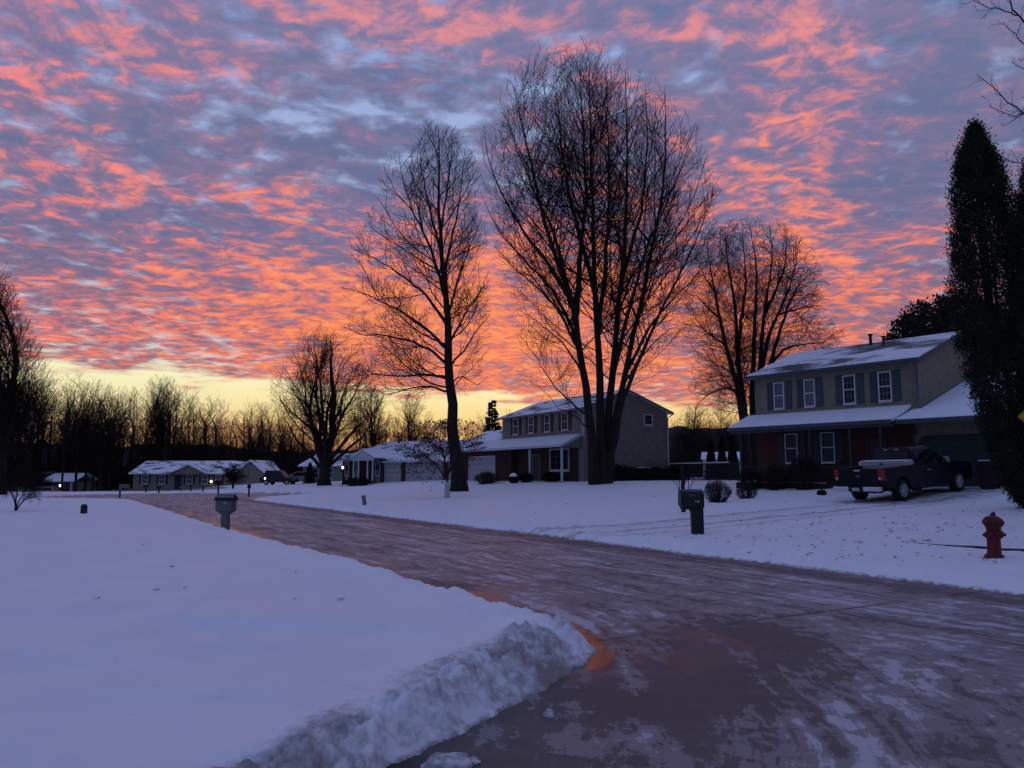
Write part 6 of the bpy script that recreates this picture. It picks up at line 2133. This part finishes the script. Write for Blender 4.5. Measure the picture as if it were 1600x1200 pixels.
def sapling():
    Y = 44
    b = base_at(699, Y)
    prof = [(652, 660, 725), (665, 628, 752), (690, 612, 762), (715, 606, 756), (730, 625, 730)]
    env = px_env(b, Y, prof, .8, .2, 6)
    st = [([(699, 775), (698, 760), (699, 748), (698, 735), (690, 700), (680, 660)], 0, -.3, .085, .008),
          ([(699, 748), (690, 738), (670, 715), (640, 700), (615, 694)], 0, .5, .05, .008),
          ([(699, 745), (703, 725), (712, 700), (722, 670)], 0, .4, .05, .008),
          ([(700, 742), (708, 728), (728, 712), (752, 700)], 0, -.4, .045, .008),
          ([(693, 715), (675, 690), (650, 670)], 0, .6, .04, .008),
          ([(695, 720), (700, 690), (700, 655)], 0, -.6, .04, .008)]
    P, R = stems_px(b, Y, st, 12, 9, .02)
    rng = np.random.default_rng(66)
    bb, rb = spawn(rng, P, R, 6, .3, 1, 50, 14, lambda L, t: L * .35 + .25, 5, .1, .14, env, .012, .007)
    c, rc_ = spawn(rng, bb, rb, 6, .1, 1, 46, 15, lambda L, t: L * .5 + .12, 4, .05, .16, env, .012, .006)
    d, rd = spawn(rng, c, rc_, 5, .1, 1, 46, 15, lambda L, t: L * .5 + .06, 3, .05, .16, env, .012, .006)
    o = tree_object('young_tree', b, [(P, R, 8)], [(bb, rb, 4), (c, rc_, 3), (d, rd, 3)], 'small spreading tree with its trunk wrapped white on the middle lawn', cm=mat('purple_twig', (.045, .022, .024), .9, .3, 4.))
    MB().lathe([(.16, -.05), (.15, .3), (.135, 1.0), (.12, 1.02)], 14).build('trunk_guard', mat('white_wrap', (.42, .43, .44), .7, .15, 6.), o, True)
    tips = np.concatenate([d[::1, -1], c[::2, -1], c[::3, 2]])
    rg = np.random.default_rng(3)
    leaf_cloud('dead_leaves', o, tips + rg.normal(0, .05, tips.shape), rg.normal(0, 1, tips.shape) - (0, 0, .8), .07, mat('plum_leaf', (.035, .014, .016), .9, .4, 3.), 4, 1.6)


sapling()


def left_bush():
    Y = 33
    b = base_at(24, Y)
    prof = [(728, 10, 45), (742, -8, 66), (760, -10, 68), (772, 2, 60)]
    env = px_env(b, Y, prof, .9, .25, 7)
    st = [([(24, 800), (25, 785), (26, 765), (24, 735)], 0, 0, .05, .008), ([(25, 798), (29, 785), (36, 772), (44, 745)], 0, .3, .03, .008),
          ([(26, 797), (34, 785), (46, 774), (60, 760)], 0, -.3, .028, .008), ([(24, 790), (20, 775), (10, 760), (2, 748)], 0, .3, .03, .008), ([(27, 795), (38, 782), (52, 776), (64, 772)], 0, .3, .02, .006)]
    P, R = stems_px(b, Y, st, 10, 3, .01)
    rng = np.random.default_rng(67)
    bb, rb = spawn(rng, P, R, 12, .3, 1, 45, 14, lambda L, t: L * .4 + .2, 5, .15, .14, env, .01, .006)
    c, rc_ = spawn(rng, bb, rb, 9, .1, 1, 46, 15, lambda L, t: L * .6 + .1, 4, .05, .16, env, .01, .005)
    d, rd = spawn(rng, c, rc_, 8, .1, 1, 46, 15, lambda L, t: L * .6 + .06, 3, .05, .16, env, .01, .005)
    o = empty('small_tree', b, 0, 1, 'small bushy bare tree alone at the far left of the lawn', 'tree')
    V, F = tubes([(P, R, 7)]); raw_mesh('trunk', V, F, M_BARK, o, smooth=True)
    V, F = tubes([(bb, rb, 4), (c, rc_, 3), (d, rd, 3)]); raw_mesh('crown', V, F, M_TWIG, o)


left_bush()


def stump_shrub():
    """thick dark stub with thin curved shoots behind the dark mailbox"""
    Y = 27
    b = base_at(1068, Y)
    st = [([(1068, 800), (1067, 765), (1066, 740), (1067, 727)], 0, 0, .085, .06),
          ([(1064, 795), (1061, 765), (1062, 750), (1070, 735)], 0, .1, .03, .008), ([(1070, 795), (1075, 765), (1076, 755), (1074, 740)], 0, .1, .025, .008),
          ([(1072, 795), (1079, 763), (1084, 748), (1088, 735)], 0, -.1, .022, .006), ([(1061, 768), (1056, 756), (1048, 749), (1042, 744)], 0, .1, .015, .005),
          ([(1067, 760), (1071, 752), (1073, 742), (1080, 730)], 0, .1, .02, .005)]
    P, R = stems_px(b, Y, st, 10, 4, .008)
    rng = np.random.default_rng(68)
    bb, rb = spawn(rng, P[1:], R[1:], 7, .5, 1, 50, 15, lambda L, t: L * .25 + .08, 4, .2, .15, None, .01, .005)
    o = empty('stubby_tree', b, 0, 1, 'stubby dark trunk with thin curved shoots behind the dark mailbox', 'tree')
    V, F = tubes([(P, R, 8)]); raw_mesh('trunk', V, F, M_BARK, o, smooth=True)
    V, F = tubes([(bb, rb, 3)]); raw_mesh('crown', V, F, M_TWIG, o)
    tips = bb[::2, -1]
    leaf_cloud('dead_leaves', o, tips, rng.normal(0, 1, tips.shape), .035, mat('brown_leaf', (.10, .05, .03), .9, .3, 3.), 4, 1.5)


stump_shrub()


def overhang():
    """tree standing beyond the right edge; its limbs reach into the top corner"""
    Y = 16
    b = base_at(1790, Y)
    st = [([(1790, 850), (1788, 600), (1780, 300), (1770, 60), (1760, -200)], 0, 0, .26, .05),
          ([(1775, 200), (1700, 110), (1640, 62), (1600, 35), (1584, 15), (1572, -12)], 0, -.8, .06, .012),
          ([(1590, 24), (1572, 18), (1556, 13), (1538, 9), (1516, -3)], -.6, -.9, .014, .006),
          ([(1778, 260), (1690, 150), (1630, 95), (1600, 70), (1584, 50), (1567, 35)], 0, .4, .04, .007),
          ([(1782, 330), (1700, 260), (1640, 205), (1600, 178), (1578, 162), (1554, 138), (1528, 118)], 0, -.5, .045, .006),
          ([(1782, 340), (1690, 240), (1620, 180), (1590, 180), (1570, 178), (1546, 166)], 0, .3, .03, .006),
          ([(1784, 300), (1680, 160), (1620, 118), (1600, 108), (1580, 96)], 0, .6, .03, .006),
          ([(1784, 380), (1680, 330), (1610, 262), (1585, 254), (1568, 246), (1550, 234)], 0, -.6, .03, .006),
          ([(1786, 360), (1680, 260), (1610, 175), (1592, 182), (1578, 194), (1566, 197)], 0, -.2, .025, .005)]
    P, R = stems_px(b, Y, st, 22, 12, .012)
    rng = np.random.default_rng(69)
    bb, rb = spawn(rng, P[1:], R[1:], 5.5, .25, 1, 48, 14, lambda L, t: np.full_like(t, .42) * (1.15 - .6 * t), 5, .12, .16, None, .01, .0045)
    c, rc_ = spawn(rng, bb, rb, 7, .15, 1, 48, 15, lambda L, t: np.full_like(t, .13), 3, .1, .16, None, .01, .004)
    o = tree_object('overhanging_tree', b, [(P, R, 8)], [(bb, rb, 5), (c, rc_, 4)], 'bare tree at the right edge whose twigs reach into the top corner of the sky')
    tips = np.concatenate([c[:, -1], bb[:, -1]])
    leaf_cloud('buds', o, tips, rng.normal(0, .4, tips.shape) + (0, 0, .6), .016, M_TWIG, 5, 2.)


overhang()
